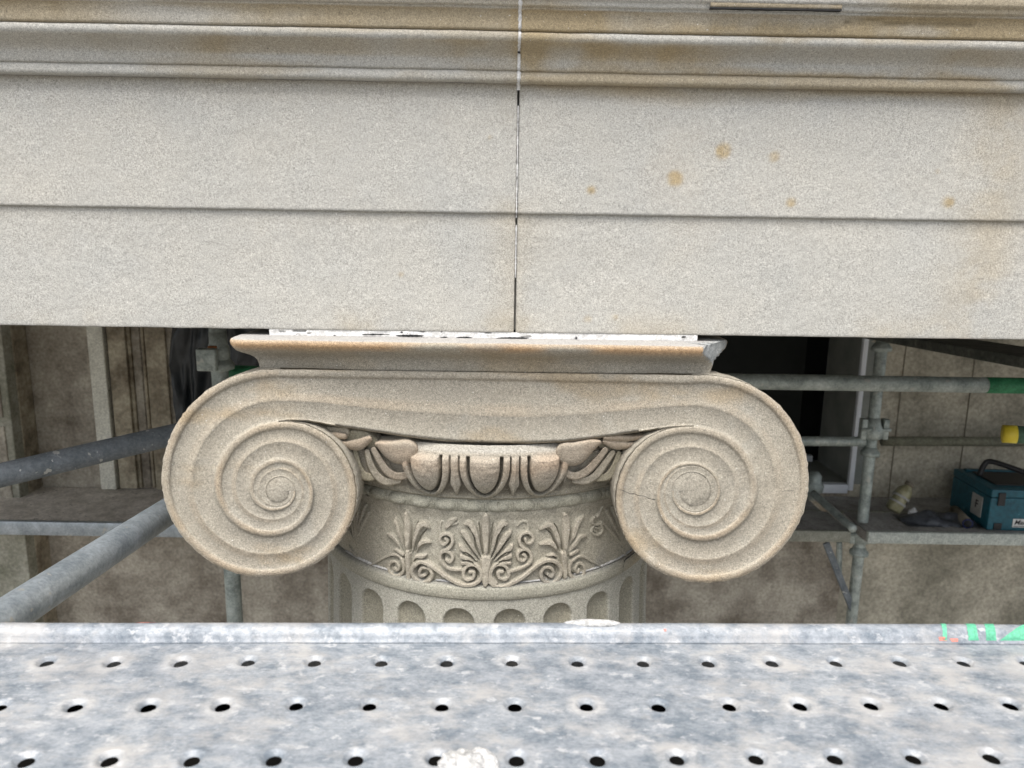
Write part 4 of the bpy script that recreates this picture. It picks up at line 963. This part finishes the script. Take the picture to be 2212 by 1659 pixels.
lump = thing('plaster_lump', 'crumbly bright white plaster lump on the plank between the nearest holes', 'plaster', tuple(pc))
for dx, dy, dz_, r_ in ((-.013, -.004, .0, .012), (.010, .000, .001, .013), (0, -.010, .002, .014), (-.004, .003, .0, .009), (.018, -.008, .0, .009), (.004, -.02, .0, .013)):
    thh = np.linspace(0, math.pi, 22); ps = np.linspace(0, 2*math.pi, 36, endpoint=False); T_, P_ = np.meshgrid(thh, ps, indexing='ij')
    D = np.stack([np.sin(T_)*np.cos(P_), np.sin(T_)*np.sin(P_), np.cos(T_)*.6], -1)*r_; D = D*(1+.45*fbm(D+dx, 160, 3, 9))[..., None]
    mesh('crumb', (D+pc+np.array([dx, dy, dz_])).reshape(-1, 3), grid_faces(22, 36, wrap=True), M_PLASTER, lump)

# ================================================================ SCAFFOLD TUBES
RT = .02415
def tube(p0, p1, mat, label, r=RT, name='scaffold_tube', n=14, sag=0):
    p0, p1 = np.array(p0, float), np.array(p1, float); pts = [p0+(p1-p0)*t for t in np.linspace(0, 1, n)]
    V, Fc = tube_vf(pts, r, 36); return tag(mesh(name, V, Fc, mat), label, 'scaffold tube', 'galvanised scaffold tubes')
def vert(x, y, d, z0, z1):                   # plumb tube seen at (x, y) at distance d
    p = PW(x, y, d); return np.array([p[0], p[1], z0+CZ]), np.array([p[0], p[1], z1+CZ])

# lower left tube running back past the left volute
def lev(x, y, z): return PZ(x, y, z)
pa = PW(70, 1296, .885); pb = PW(352, 1112, 1.245); dirv = pb-pa; pb2 = pa+dirv*1.9; pa2 = pa-dirv*.55
tube(pa2, pb2, M_TUBE, 'pale grey galvanised tube, lower of the two slanting behind the left volute')
pa = PW(0, 1027, 1.40); pb = PW(362, 942, 1.60); dirv = pb-pa; tube(pa-dirv*.6, pa+dirv*1.9, M_TUBED, 'dark scuffed tube, upper of the two slanting behind the left volute')
# left post with coupler
q0_, q1_ = vert(473, 770, 2.15, -3.0, .6); lp = thing('scaffold_post', 'vertical galvanised post with clamp seen behind the left volute', 'scaffold post', tuple(q0_), 'vertical scaffold posts')
V, Fc = tube_vf([q0_, (q0_+q1_)/2, q1_], RT, 36); mesh('pole', V, Fc, M_TUBEL, lp)
def cupring(p, z, parent, r=.036, h=.035, mat=M_TUBEL, name='coupler', lobes=True):
    zs_ = [-h, -h*.8, -h*.2, 0, h*.3, h]; rs_ = [RT+.001, r, r*1.03, r*.97, r*.8, RT+.001]
    V, Fc = tube_vf([np.array([p[0], p[1], z+CZ+q]) for q in zs_], rs_, 32); parts = [(V, Fc)]
    if lobes:
        for sx, sy in ((1, -.3), (-1, -.4)):
            Vb, Fb = box_vf(-.012, .012, -.02, .016, -h*.9, h*.9, .003); Vb = Vb+np.array([p[0]+sx*(r+.004), p[1]+sy*.02, z+CZ]); parts.append((Vb, Fb))
        Vb, Fb = tube_vf([np.array([p[0]-r-.02, p[1]-.03, z+CZ]), np.array([p[0]+r+.02, p[1]-.03, z+CZ])], .007, 10); parts.append((Vb, Fb))
    V, Fc = merge(parts); return mesh(name, V, Fc, mat, parent, smooth=True)
zl = lambda x, y, d: float(PF(np.array(float(x)), np.array(float(y)), d)[1])
cupring(q0_, zl(470, 752, 2.13), lp, .031, .045, lobes=False); cupring(q0_, zl(475, 787, 2.12), lp, .041, .024, lobes=False); Vb, Fb = box_vf(-.045, .012, -.045, -.02, -.03, .035, .004); mesh('wedge', Vb+np.array([q0_[0], q0_[1]-.01, zl(472, 780, 2.1)+CZ]), Fb, M_TUBEL, lp)
Vb, Fb = box_vf(-.013, .013, -.008, .008, -.007, .007, .003); mesh('rust_patch', Vb+np.array([q0_[0]-.006, q0_[1]-.026, zl(475, 755, 2.1)+CZ]), Fb, plain_mat('orange_rust', (.30, .11, .04), (.40, .17, .07), 60), lp)
# long ledger behind the capital, green at both ends
z_led = zl(1900, 836, 2.25); L0 = W(-.93, 2.22, zl(520, 808, 2.22)); L1 = W(3.2, 2.28, 0); 
gA = PW(486, 806, 2.22); gB = PW(2212, 833, 2.22); dv_ = (gB-gA)/np.linalg.norm(gB-gA)
lg = thing('scaffold_ledger', 'long horizontal ledger tube passing behind the capital, green painted at its ends', 'scaffold tube', tuple(gA), 'galvanised scaffold tubes')
def seg_tube(p, q, mat, parent, name='pole', r=RT):
    V, Fc = tube_vf([p, (p+q)/2, q], r, 36); return mesh(name, V, Fc, mat, parent)
gE = PW(560, 808, 2.22); gF = PW(2128, 832, 2.22)
seg_tube(gE, gF, M_TUBEL, lg); seg_tube(gA, gE, M_GREEN, lg, 'painted_end', RT+.0006); seg_tube(gF, gF+dv_*.9, M_GREEN, lg, 'painted_end', RT+.0006)

# right background post (d ~3.15)
DR = 3.15
q0_, q1_ = vert(1888, 900, DR, -3.2, .6); rp = thing('scaffold_post', 'tall pale zinc post with cup joints in the right background', 'scaffold post', tuple(q0_), 'vertical scaffold posts')
V, Fc = tube_vf([q0_, (q0_+q1_)/2, q1_], RT, 36); mesh('pole', V, Fc, M_TUBEL, rp)
for y_, big in ((748, 0), (925, 1), (975, 0), (1150, 1), (1190, 0)): cupring(q0_, zl(1880, y_, DR), rp, .044 if big else .040, .05 if big else .022, lobes=bool(big))
pR = q0_.copy()
zr_ = zl(1800, 953, DR); tube(PW(1650, 952, DR), np.array([pR[0]-.03, pR[1], zr_+CZ-.0]), M_TUBEL, 'short pale rail joined to the left side of the right background post', r=.0215)
tube(PW(1905, 953, 3.35), PW(2400, 955, 3.35), plain_mat('dull_brown_tube', (.10, .10, .07), (.17, .17, .12), 20, .8, fine=90), 'dull greenish rail along the wall right of the background post', r=.022)
# taped tube end on the right edge
p0 = PW(2166, 937, 2.0); p1 = PW(2420, 950, 1.9); tt = thing('taped_tube', 'green tube end wrapped with yellow tape at the right picture edge', 'scaffold tube', tuple(p0))
pm = p0+(p1-p0)*.12; seg_tube(p0, pm, M_YEL, tt, 'yellow_tape', RT+.001); seg_tube(pm, p1, plain_mat('grey_green_paint', (.06, .14, .10), (.12, .22, .16), 30, .6, fine=100), tt, 'pole')
# dark diagonal timber under the architrave at top right
def beam(p, q, wv, wh, mat, label, name, cat, parent=None):
    p = np.array(p); q = np.array(q); t_ = (q-p)/np.linalg.norm(q-p); s_ = np.cross(t_, [0, 0, 1.]); s_ /= np.linalg.norm(s_); b_ = np.cross(s_, t_)
    V, Fc = box_vf(0, np.linalg.norm(q-p), -wh/2, wh/2, -wv/2, wv/2, .003); V = p+V[:, 0:1]*t_+V[:, 1:2]*s_+V[:, 2:3]*b_
    o = mesh(name, V, Fc, mat, parent, smooth=False)
    if parent is None: tag(o, label, cat)
    return o
M_DKT = plain_mat('dark_greenish_timber', (.05, .058, .05), (.11, .115, .10), 10, .8, fine=80, spots=(25, .70, (.15, .15, .13)))
beam(PW(1880, 716, 2.9), PW(2330, 790, 1.75), .03, .20, M_DKT, 'dark plank crossing diagonally below the architrave at top right', 'diagonal_plank', 'plank')

# right scaffold boards
ZB = zl(1900, 1150, 3.02)
def lvl(x, y, z=None): return PZ(x, y, ZB if z is None else z)
f1 = lvl(1878, 1151); f2 = lvl(2212, 1150)
def deck(x0, x1, yf, yb, z, th, mat_top, mat_edge, label, group='background scaffold boards', split=1):
    t = thing('scaffold_board', label, 'scaffold board', ((x0+x1)/2, yf, z+CZ), group)
    nx, ny = 120, 14; X, Y = np.meshgrid(np.linspace(x0, x1, nx), np.linspace(yf, yb, ny)); P3 = np.stack([X, Y, X*0], -1)
    V = np.stack([X, Y, z+CZ+.002*fbm(P3, 14, 3, 3)], -1).reshape(-1, 3); mesh('board_top', V, grid_faces(ny, nx), mat_top, t)
    V, Fc = box_vf(x0, x1, yf-.003, yf+.02, z+CZ-th, z+CZ+.004, .003); mesh('front_edge', V, Fc, mat_edge, t)
    V, Fc = box_vf(x0, x1, yf+.021, yb, z+CZ-th, z+CZ-.004); mesh('board_body', V, Fc, mat_top, t, smooth=False)
    return t
yF = f1[1]; yB = lvl(2060, 1079)[1]; xs1 = lvl(1876, 1151)[0]
print('board', ZB, yF, yB, xs1)
deck(xs1, xs1+2.4, yF, yF+(yB-yF)*.56, ZB, .048, M_BOARDR, M_FASC, 'dusty background board with pale flecked edge right of the post, carrying the toolbox')
deck(xs1, xs1+2.4, yF+(yB-yF)*.575, yB+.03, ZB-.004, .04, M_BOARDR, M_FASC2, 'dusty rear board against the right wall behind the toolbox')
deck(lvl(1300, 1150)[0], lvl(1838, 1150)[0], yF+.0, yF+(yB-yF)*.56, ZB+.001, .046, M_BOARDR, M_FASC2, 'shorter dull board left of the background post, partly behind the right volute')
deck(lvl(1300, 1150)[0], lvl(1838, 1150)[0]-.02, yF+(yB-yF)*.575, yB+.10, ZB-.003, .04, M_BOARDR, M_FASC2, 'dark rear board below the window, behind the right volute')
tube(lvl(1757, 1066, ZB+.06), lvl(1843, 1143, ZB+.02), M_TUBEL, 'thin transom tube running back from the background post above the boards', r=.017)
bp = PW(1758, 1040, 3.5); t = thing('base_jack', 'short greenish coupler standing behind the right volute edge, beside the window sill', 'coupler', tuple(bp))
V, Fc = tube_vf([bp+np.array([0, 0, q]) for q in (-.09, -.06, -.05, -.02, 0, .03, .05)], [.03, .03, .045, .05, .035, .035, .02], 28); mesh('coupler', V, Fc, M_TUBEL, t)
for (x0_, y0_, x1_, y1_, wv, d_) in ((1776, 1174, 1842, 1322, .035, 3.12), (1813, 1172, 1813, 1236, .02, 3.2)):
    pass
beam(PW(1784, 1172, 3.12), PW(1842, 1318, 3.14), .03, .012, M_TUBED, 'flat dark diagonal brace under the boards left of the background post', 'brace', 'brace')
tube(PW(1813, 1170, 3.2), PW(1812, 1238, 3.2), M_TUBEL, 'short thin hanger under the boards beside the dark brace', r=.013)

# left board
ZL = zl(150, 1130, 2.9); yf = PZ(150, 1130, ZL)[1]; yb = PZ(150, 1056, ZL)[1]; print('left board', ZL, yf, yb)
deck(-3.6, -.70, yf, yb+.02, ZL, .055, M_BOARD, M_TUBE, 'dusty brown board with grey edge behind the left slanting tubes')

# ================================================================ PORTICO WALL
YWL = yb+.03; YWR = yB+.05
wl = thing('portico_wall', 'brown weathered rear wall left of the column with stained stone panels', 'wall', (-2.2, YWL, 0))
def wall_patch(name, x0, x1, z0, z1, y, mat, parent, amp=.004, nx=160, nz=110):
    X, Z = np.meshgrid(np.linspace(x0, x1, nx), np.linspace(z0, z1, nz)); P3 = np.stack([X, X*0, Z], -1)
    V = np.stack([X, y-amp*fbm(P3, 7, 4, 3), Z+CZ], -1).reshape(-1, 3); return mesh(name, V, grid_faces(nz, nx), mat, parent)
XJ = .35
wall_patch('wall_face', -5.5, XJ, -CZ, 1.2, YWL, M_WALL, wl, nx=220)
V, Fc = box_vf(-5.5, XJ, YWL+.01, YWL+.5, 0, CZ+1.2); mesh('wall_body', V, Fc, M_WALL, wl, smooth=False)
def strip(name, xa, xb, ytop_, ybot_, d, thick, mat, parent, bev=.004):
    """vertical strip between photo columns xa..xb measured at photo height ytop_, set on the wall"""
    p = PZ_y(xa, ytop_, d); q = PZ_y(xb, ytop_, d); z0 = ybot_
    V, Fc = box_vf(p[0], q[0], d, d+thick, z0+CZ, CZ+1.0, bev); return mesh(name, V, Fc, mat, parent, smooth=False)
def PZ_y(x, y, Y):
    r = ray(np.array(float(x)), np.array(float(y))); q = r*(Y/r[1]); return q
# layered pilaster beside the opening on the left
zlow = ZL-.0
pil = thing('pilaster', 'stained fluted stone pilaster on the left wall beside the black sheeting', 'pilaster', (PZ_y(290, 760, YWL)[0], YWL, ZL+CZ))
for xa, xb, ext, mt in ((233, 272, .035, M_PIL), (274, 283, .018, M_PIL), (285, 304, .006, M_WALL), (306, 312, .02, M_PIL), (314, 358, .045, M_PIL), (359, 382, .030, M_WALL)):
    strip('pilaster_shaft' if ext > .03 else 'fillet', xa, xb, 760, zlow+.006, YWL-ext, ext, mt, pil)
bt = strip('timber_batten', 194, 228, 800, ZL+.004, YWL-.045, .035, M_BATTEN, None); tag(bt, 'cream painted vertical timber batten with dark spots, standing against the left wall', 'batten')
q = thing('quoin_pier', 'cream stone pier with brown inset panels at the far left edge', 'pier', (PZ_y(0, 800, YWL-.12)[0], YWL, 0))
strip('pier_face', -160, 14, 820, -CZ, YWL-.16, .16, M_CREAM, q); strip('pier_return', 14.5, 36, 820, -CZ, YWL-.10, .10, M_PIL, q)
for za, zb_ in ((-.20, -.80), (-.84, -1.3)):
    p = PZ_y(-120, 820, YWL-.165); r_ = PZ_y(6, 900, YWL-.165); V, Fc = box_vf(p[0], r_[0], YWL-.166, YWL-.15, CZ+zb_, CZ+za, .004); mesh('inset_panel', V, Fc, M_WALL, q, smooth=False)
# black polythene sheet in the opening
X, Z = np.meshgrid(np.linspace(0, 1, 90), np.linspace(0, 1, 120)); xa = PZ_y(372, 760, YWL-.2)[0]; xb = PZ_y(640, 760, YWL-.2)[0]; P3 = np.stack([X*(xb-xa), X*0, Z*1.6], -1)
wr = fbm(P3*np.array([1.6, 1, .8])+fbm(P3, 3, 2, 4)[..., None]*.2, 7, 3, 9); V = np.stack([xa+X*(xb-xa), YWL-.17-.07*(1-np.abs(wr))**2, CZ-1.25+Z*2.0], -1).reshape(-1, 3)
tag(mesh('polythene_sheet', V, grid_faces(120, 90), M_SHEET), 'crumpled black polythene sheet hanging behind the left scaffold post', 'plastic sheet')

# right wall with window opening
wr_ = thing('rear_wall', 'pale rendered rear wall right of the column around a dark window', 'wall', (2.0, YWR, 0))
xo1 = PZ_y(1868, 760, YWR)[0]; zo0 = float((lambda r: r[2])(PZ_y(1800, 1045, YWR))); xo0 = xo1-1.25; RV = .40
wall_patch('wall_face', xo1, 5.5, -CZ, 1.2, YWR, M_WALLR, wr_, nx=200)
wall_patch('wall_below_window', XJ, xo1, -CZ, zo0-.002, YWR, M_WALL, wr_, nx=80)
wall_patch('wall_beside_window', XJ, xo0, zo0-.002, 1.2, YWR, M_WALLR, wr_, nx=30)
# darker block joint strips of the ashlar render on the right wall
for x_ in (1945, 2095): 
    p = PZ_y(x_, 850, YWR); V, Fc = box_vf(p[0]-.0013, p[0]+.0013, YWR-.0045, YWR+.01, -1.3+CZ, 1.0+CZ); mesh('block_joint', V, Fc, plain_mat('block_joint_line', (.15, .135, .105), (.20, .18, .14), 20), wr_, smooth=False)
win = thing('window', 'dark recessed window with white frame and grey reveal behind the right volute', 'window', ((xo0+xo1)/2, YWR, zo0+CZ))
for nm, b in (('right_reveal', (xo1-.004, xo1+.05, YWR-.002, YWR+RV, zo0+CZ, CZ+1.2)), ('left_reveal', (xo0-.05, xo0+.004, YWR-.002, YWR+RV, zo0+CZ, CZ+1.2)), ('sill', (xo0, xo1-.005, YWR+.02, YWR+RV, zo0+CZ-.05, zo0+CZ+.002))):
    V, Fc = box_vf(*b); mesh('reveal' if 'reveal' in nm else 'sill', V, Fc, M_REVEAL, win, smooth=False)
V, Fc = merge([box_vf(xo1-.016, xo1+.008, YWR-.016, YWR+.01, zo0+CZ-.03, CZ+1.1, .003), box_vf(xo0-.01, xo1-.0185, YWR-.016, YWR+.018, zo0+CZ-.045, zo0+CZ+.0, .003)]); mesh('frame', V, Fc, M_WHITE, win)
V, Fc = merge([box_vf(xo0+.01, xo1-.05, YWR+RV-.045, YWR+RV-.005, zo0+CZ+.005, zo0+CZ+.04, .003)]); mesh('bottom_rail', V, Fc, M_WHITE, win)
M_GLASS, ntg, bg_ = newmat('black_window_glass'); bg_.inputs['Base Color'].default_value = (.006, .007, .007, 1); bg_.inputs['Roughness'].default_value = .25; bg_.inputs['Specular IOR Level'].default_value = .15
ng = noise(ntg, pos(ntg), 4, 2); ntg.links.new(ramp(ntg, ng, .4, .6, (.004, .005, .005), (.008, .009, .009)), bg_.inputs['Base Color'])
V, Fc = box_vf(xo0, xo1, YWR+RV, YWR+RV+.02, zo0+CZ-.05, CZ+1.2); mesh('glass', V, Fc, M_GLASS, win, smooth=False)
xm = PZ_y(1735, 800, YWR+RV)[0]; V, Fc = box_vf(xo0, xm, YWR+RV-.02, YWR+RV-.002, zo0+CZ+.041, CZ+1.2); mesh('blind', V, Fc, plain_mat('dark_blind', (.008, .010, .009), (.013, .016, .014), 5, .9), win, smooth=False)
# portico ceiling and end walls keep the back in shade
V, Fc = box_vf(-5.5, 5.5, D_LOW+.64, 4.6, CZ+.55, CZ+.75); tag(mesh('portico_ceiling', V, Fc, M_CEIL, smooth=False), 'flat dark portico ceiling spanning from architrave to rear wall, out of view', 'ceiling')

# ================================================================ THINGS ON THE RIGHT BOARD
zb = ZB+CZ+.004
fl_ = lvl(2131, 1147); bk = lvl(2049, 1091)
angb = -math.atan2(bk[0]-fl_[0], bk[1]-fl_[1])
tb = thing('toolbox', 'teal plastic power tool case with raised black handle and stickers', 'toolbox', (fl_[0], fl_[1], zb))
BW, BD, BH = .395, .31, .186
def bxl(name, b, mat, parent, bev=.004, col=None):
    V, Fc = box_vf(*b, bev); V = V+np.array([fl_[0], fl_[1], zb]); V = rot_z(V, np.array([fl_[0], fl_[1], 0]), angb+.02); return mesh(name, V, Fc, mat, parent, smooth=False)
body = bxl('case_body', (0, BW, 0, BD, 0, BH*.80), M_TEAL, tb, .006); lid = bxl('lid', (-.001, BW+.001, -.001, BD+.001, BH*.805, BH), M_TEAL, tb, .006)
bxl('latch', (.028, .058, -.007, .004, BH*.62, BH*.93), M_BLACK, tb, .002); bxl('latch', (BW-.058, BW-.028, -.007, .004, BH*.62, BH*.93), M_BLACK, tb, .002)
bxl('foot_clip', (.026, .060, -.0045, .004, .004, .034), M_BLACK, tb, .002)
lb = bxl('maker_label', (.105, .215, -.0028, .002, .018, .056), M_LABEL, tb, .0006)
st = bxl('side_sticker', (-.0028, .002, .055, .135, .035, .130), M_GREYST, tb, .0006)
def text(body_, size, loc, rot, mat, parent, name, shear=0.0, ext=.0004):
    cu = bpy.data.curves.new(name, 'FONT'); cu.body = body_; cu.size = size; cu.extrude = ext; cu.shear = shear; cu.offset = size*.02
    o = bpy.data.objects.new(name, cu); COL.objects.link(o); o.rotation_euler = rot; bpy.context.view_layer.update()
    dg_ = bpy.context.evaluated_depsgraph_get(); me = bpy.data.meshes.new_from_object(o.evaluated_get(dg_)); M_ = o.matrix_world.copy(); bpy.data.objects.remove(o); bpy.data.curves.remove(cu)
    V = np.array([(M_ @ v.co)[:] for v in me.vertices])+np.array(loc); Fc = [list(p.vertices) for p in me.polygons]; bpy.data.meshes.remove(me)
    return mesh(name, V, Fc, mat, parent, smooth=False)
def loc_b(x, y, z): v = rot_z(np.array([[fl_[0]+x, fl_[1]+y, zb+z]]), np.array([fl_[0], fl_[1], 0]), angb+.02); return v[0]
ra = angb+.02
text('Makita', .030, loc_b(.110, -.0034, .031), (math.pi/2, 0, ra), M_BLACK, tb, 'label_lettering', .25)
bxl('label_line', (.109, .211, -.0034, 0, .0215, .0245), M_BLACK, tb, 0)
text('F', .05, loc_b(-.0034, .105, .072), (math.pi/2, 0, ra-math.pi/2), M_BLACK, tb, 'sticker_mark')
# handle: arch of thick black bar
hp_ = [(.055, .20, BH-.004), (.07, .20, BH+.05), (.09, .19, BH+.072), (.15, .14, BH+.062), (.23, .08, BH+.035), (.27, .05, BH-.002)]
C = crom([(a, b, c_) for a, b, c_ in hp_], 8); V, Fc = tube_vf([loc_b(*p) for p in C], .012, 14); mesh('handle', V, Fc, M_BLACK, tb)
V1 = bxl('lid_panel', (.05, .34, .06, .25, BH+.0005, BH+.006), M_BLACK, tb, .002)
bxl('lid_rim', (.03, .36, .262, .285, BH+.0005, BH+.009), M_TEAL, tb, .002)
# cardboard roll
p0 = lvl(2062, 1102, ZB+.026); p1 = lvl(2090, 1131, ZB+.026)
ro_ = thing('cardboard_roll', 'small brown cardboard tube with dark blue open end beside the toolbox', 'tube', tuple(p1))
V, Fc = tube_vf([p0, (p0+p1)/2, p1], .0225, 28); mesh('tube_wall', V, Fc, M_ROLL, ro_)
dr_ = (p1-p0)/np.linalg.norm(p1-p0); V, Fc = tube_vf([p1+dr_*.001, p1+dr_*.003], [.0228, .0205], 28); mesh('blue_rim', V, Fc, M_BLUE, ro_)
V, Fc = tube_vf([p1+dr_*.0032, p1+dr_*.0036], .0165, 28); mesh('dark_bore', V, Fc, M_GAP, ro_)
# crumpled dark bag
c_ = lvl(2024, 1126); X, Y = np.meshgrid(np.linspace(-1, 1, 70), np.linspace(-1, 1, 44)); P3 = np.stack([X*.22, Y*.09, X*0], -1)
rr = np.sqrt(X**2+Y**2); n_ = fbm(P3, 16, 4, 5); hgt_ = np.clip(1-rr**2.2*(1+.4*n_), 0, 1)**.6*.035*(1+.8*n_)
V = np.stack([c_[0]+X*.17+Y*.0, c_[1]+Y*.075, zb+hgt_-.002], -1).reshape(-1, 3); tag(mesh('plastic_bag', V, grid_faces(44, 70), M_BAG), 'flattened dark grey plastic bag on the board left of the cardboard roll', 'bag')
# white rag ball
c_ = lvl(1970, 1120); blob('rag', (c_[0], c_[1], zb+.022), (.019, .018, .027), M_PLASTER, 8, 'small white crumpled rag between bottle and dark bag', 'rag', .5, 45)
# yellowed squeezed bottle, leaning
c_ = lvl(1934, 1118); bt_ = thing('plastic_bottle', 'squashed yellowed clear plastic bottle leaning on the board near the post', 'bottle', (c_[0], c_[1], zb))
ax = np.array([.075, .02, .115]); L_ = []; 
pts = [np.array([c_[0]-.02, c_[1], zb+.03])+ax*t_ for t_ in (0, .04, .3, .45, .6, .8, .92, 1.0)]; V, Fc = tube_vf(pts, [.02, .034, .036, .030, .036, .032, .018, .016], 24)
V = V+.004*fbm(V, 40, 3, 3)[:, None]; mesh('bottle_body', V, Fc, M_CLEAR, bt_)
for k_ in (.28, .5): V, Fc = tube_vf([pts[0]+ax*k_, pts[0]+ax*(k_+.07)], .0385, 24); mesh('band', V, Fc, M_GREYST, bt_)
V, Fc = tube_vf([pts[-1]-ax*.03, pts[-1]+ax*.10], .019, 20); mesh('cap', V, Fc, M_ROLL, bt_)
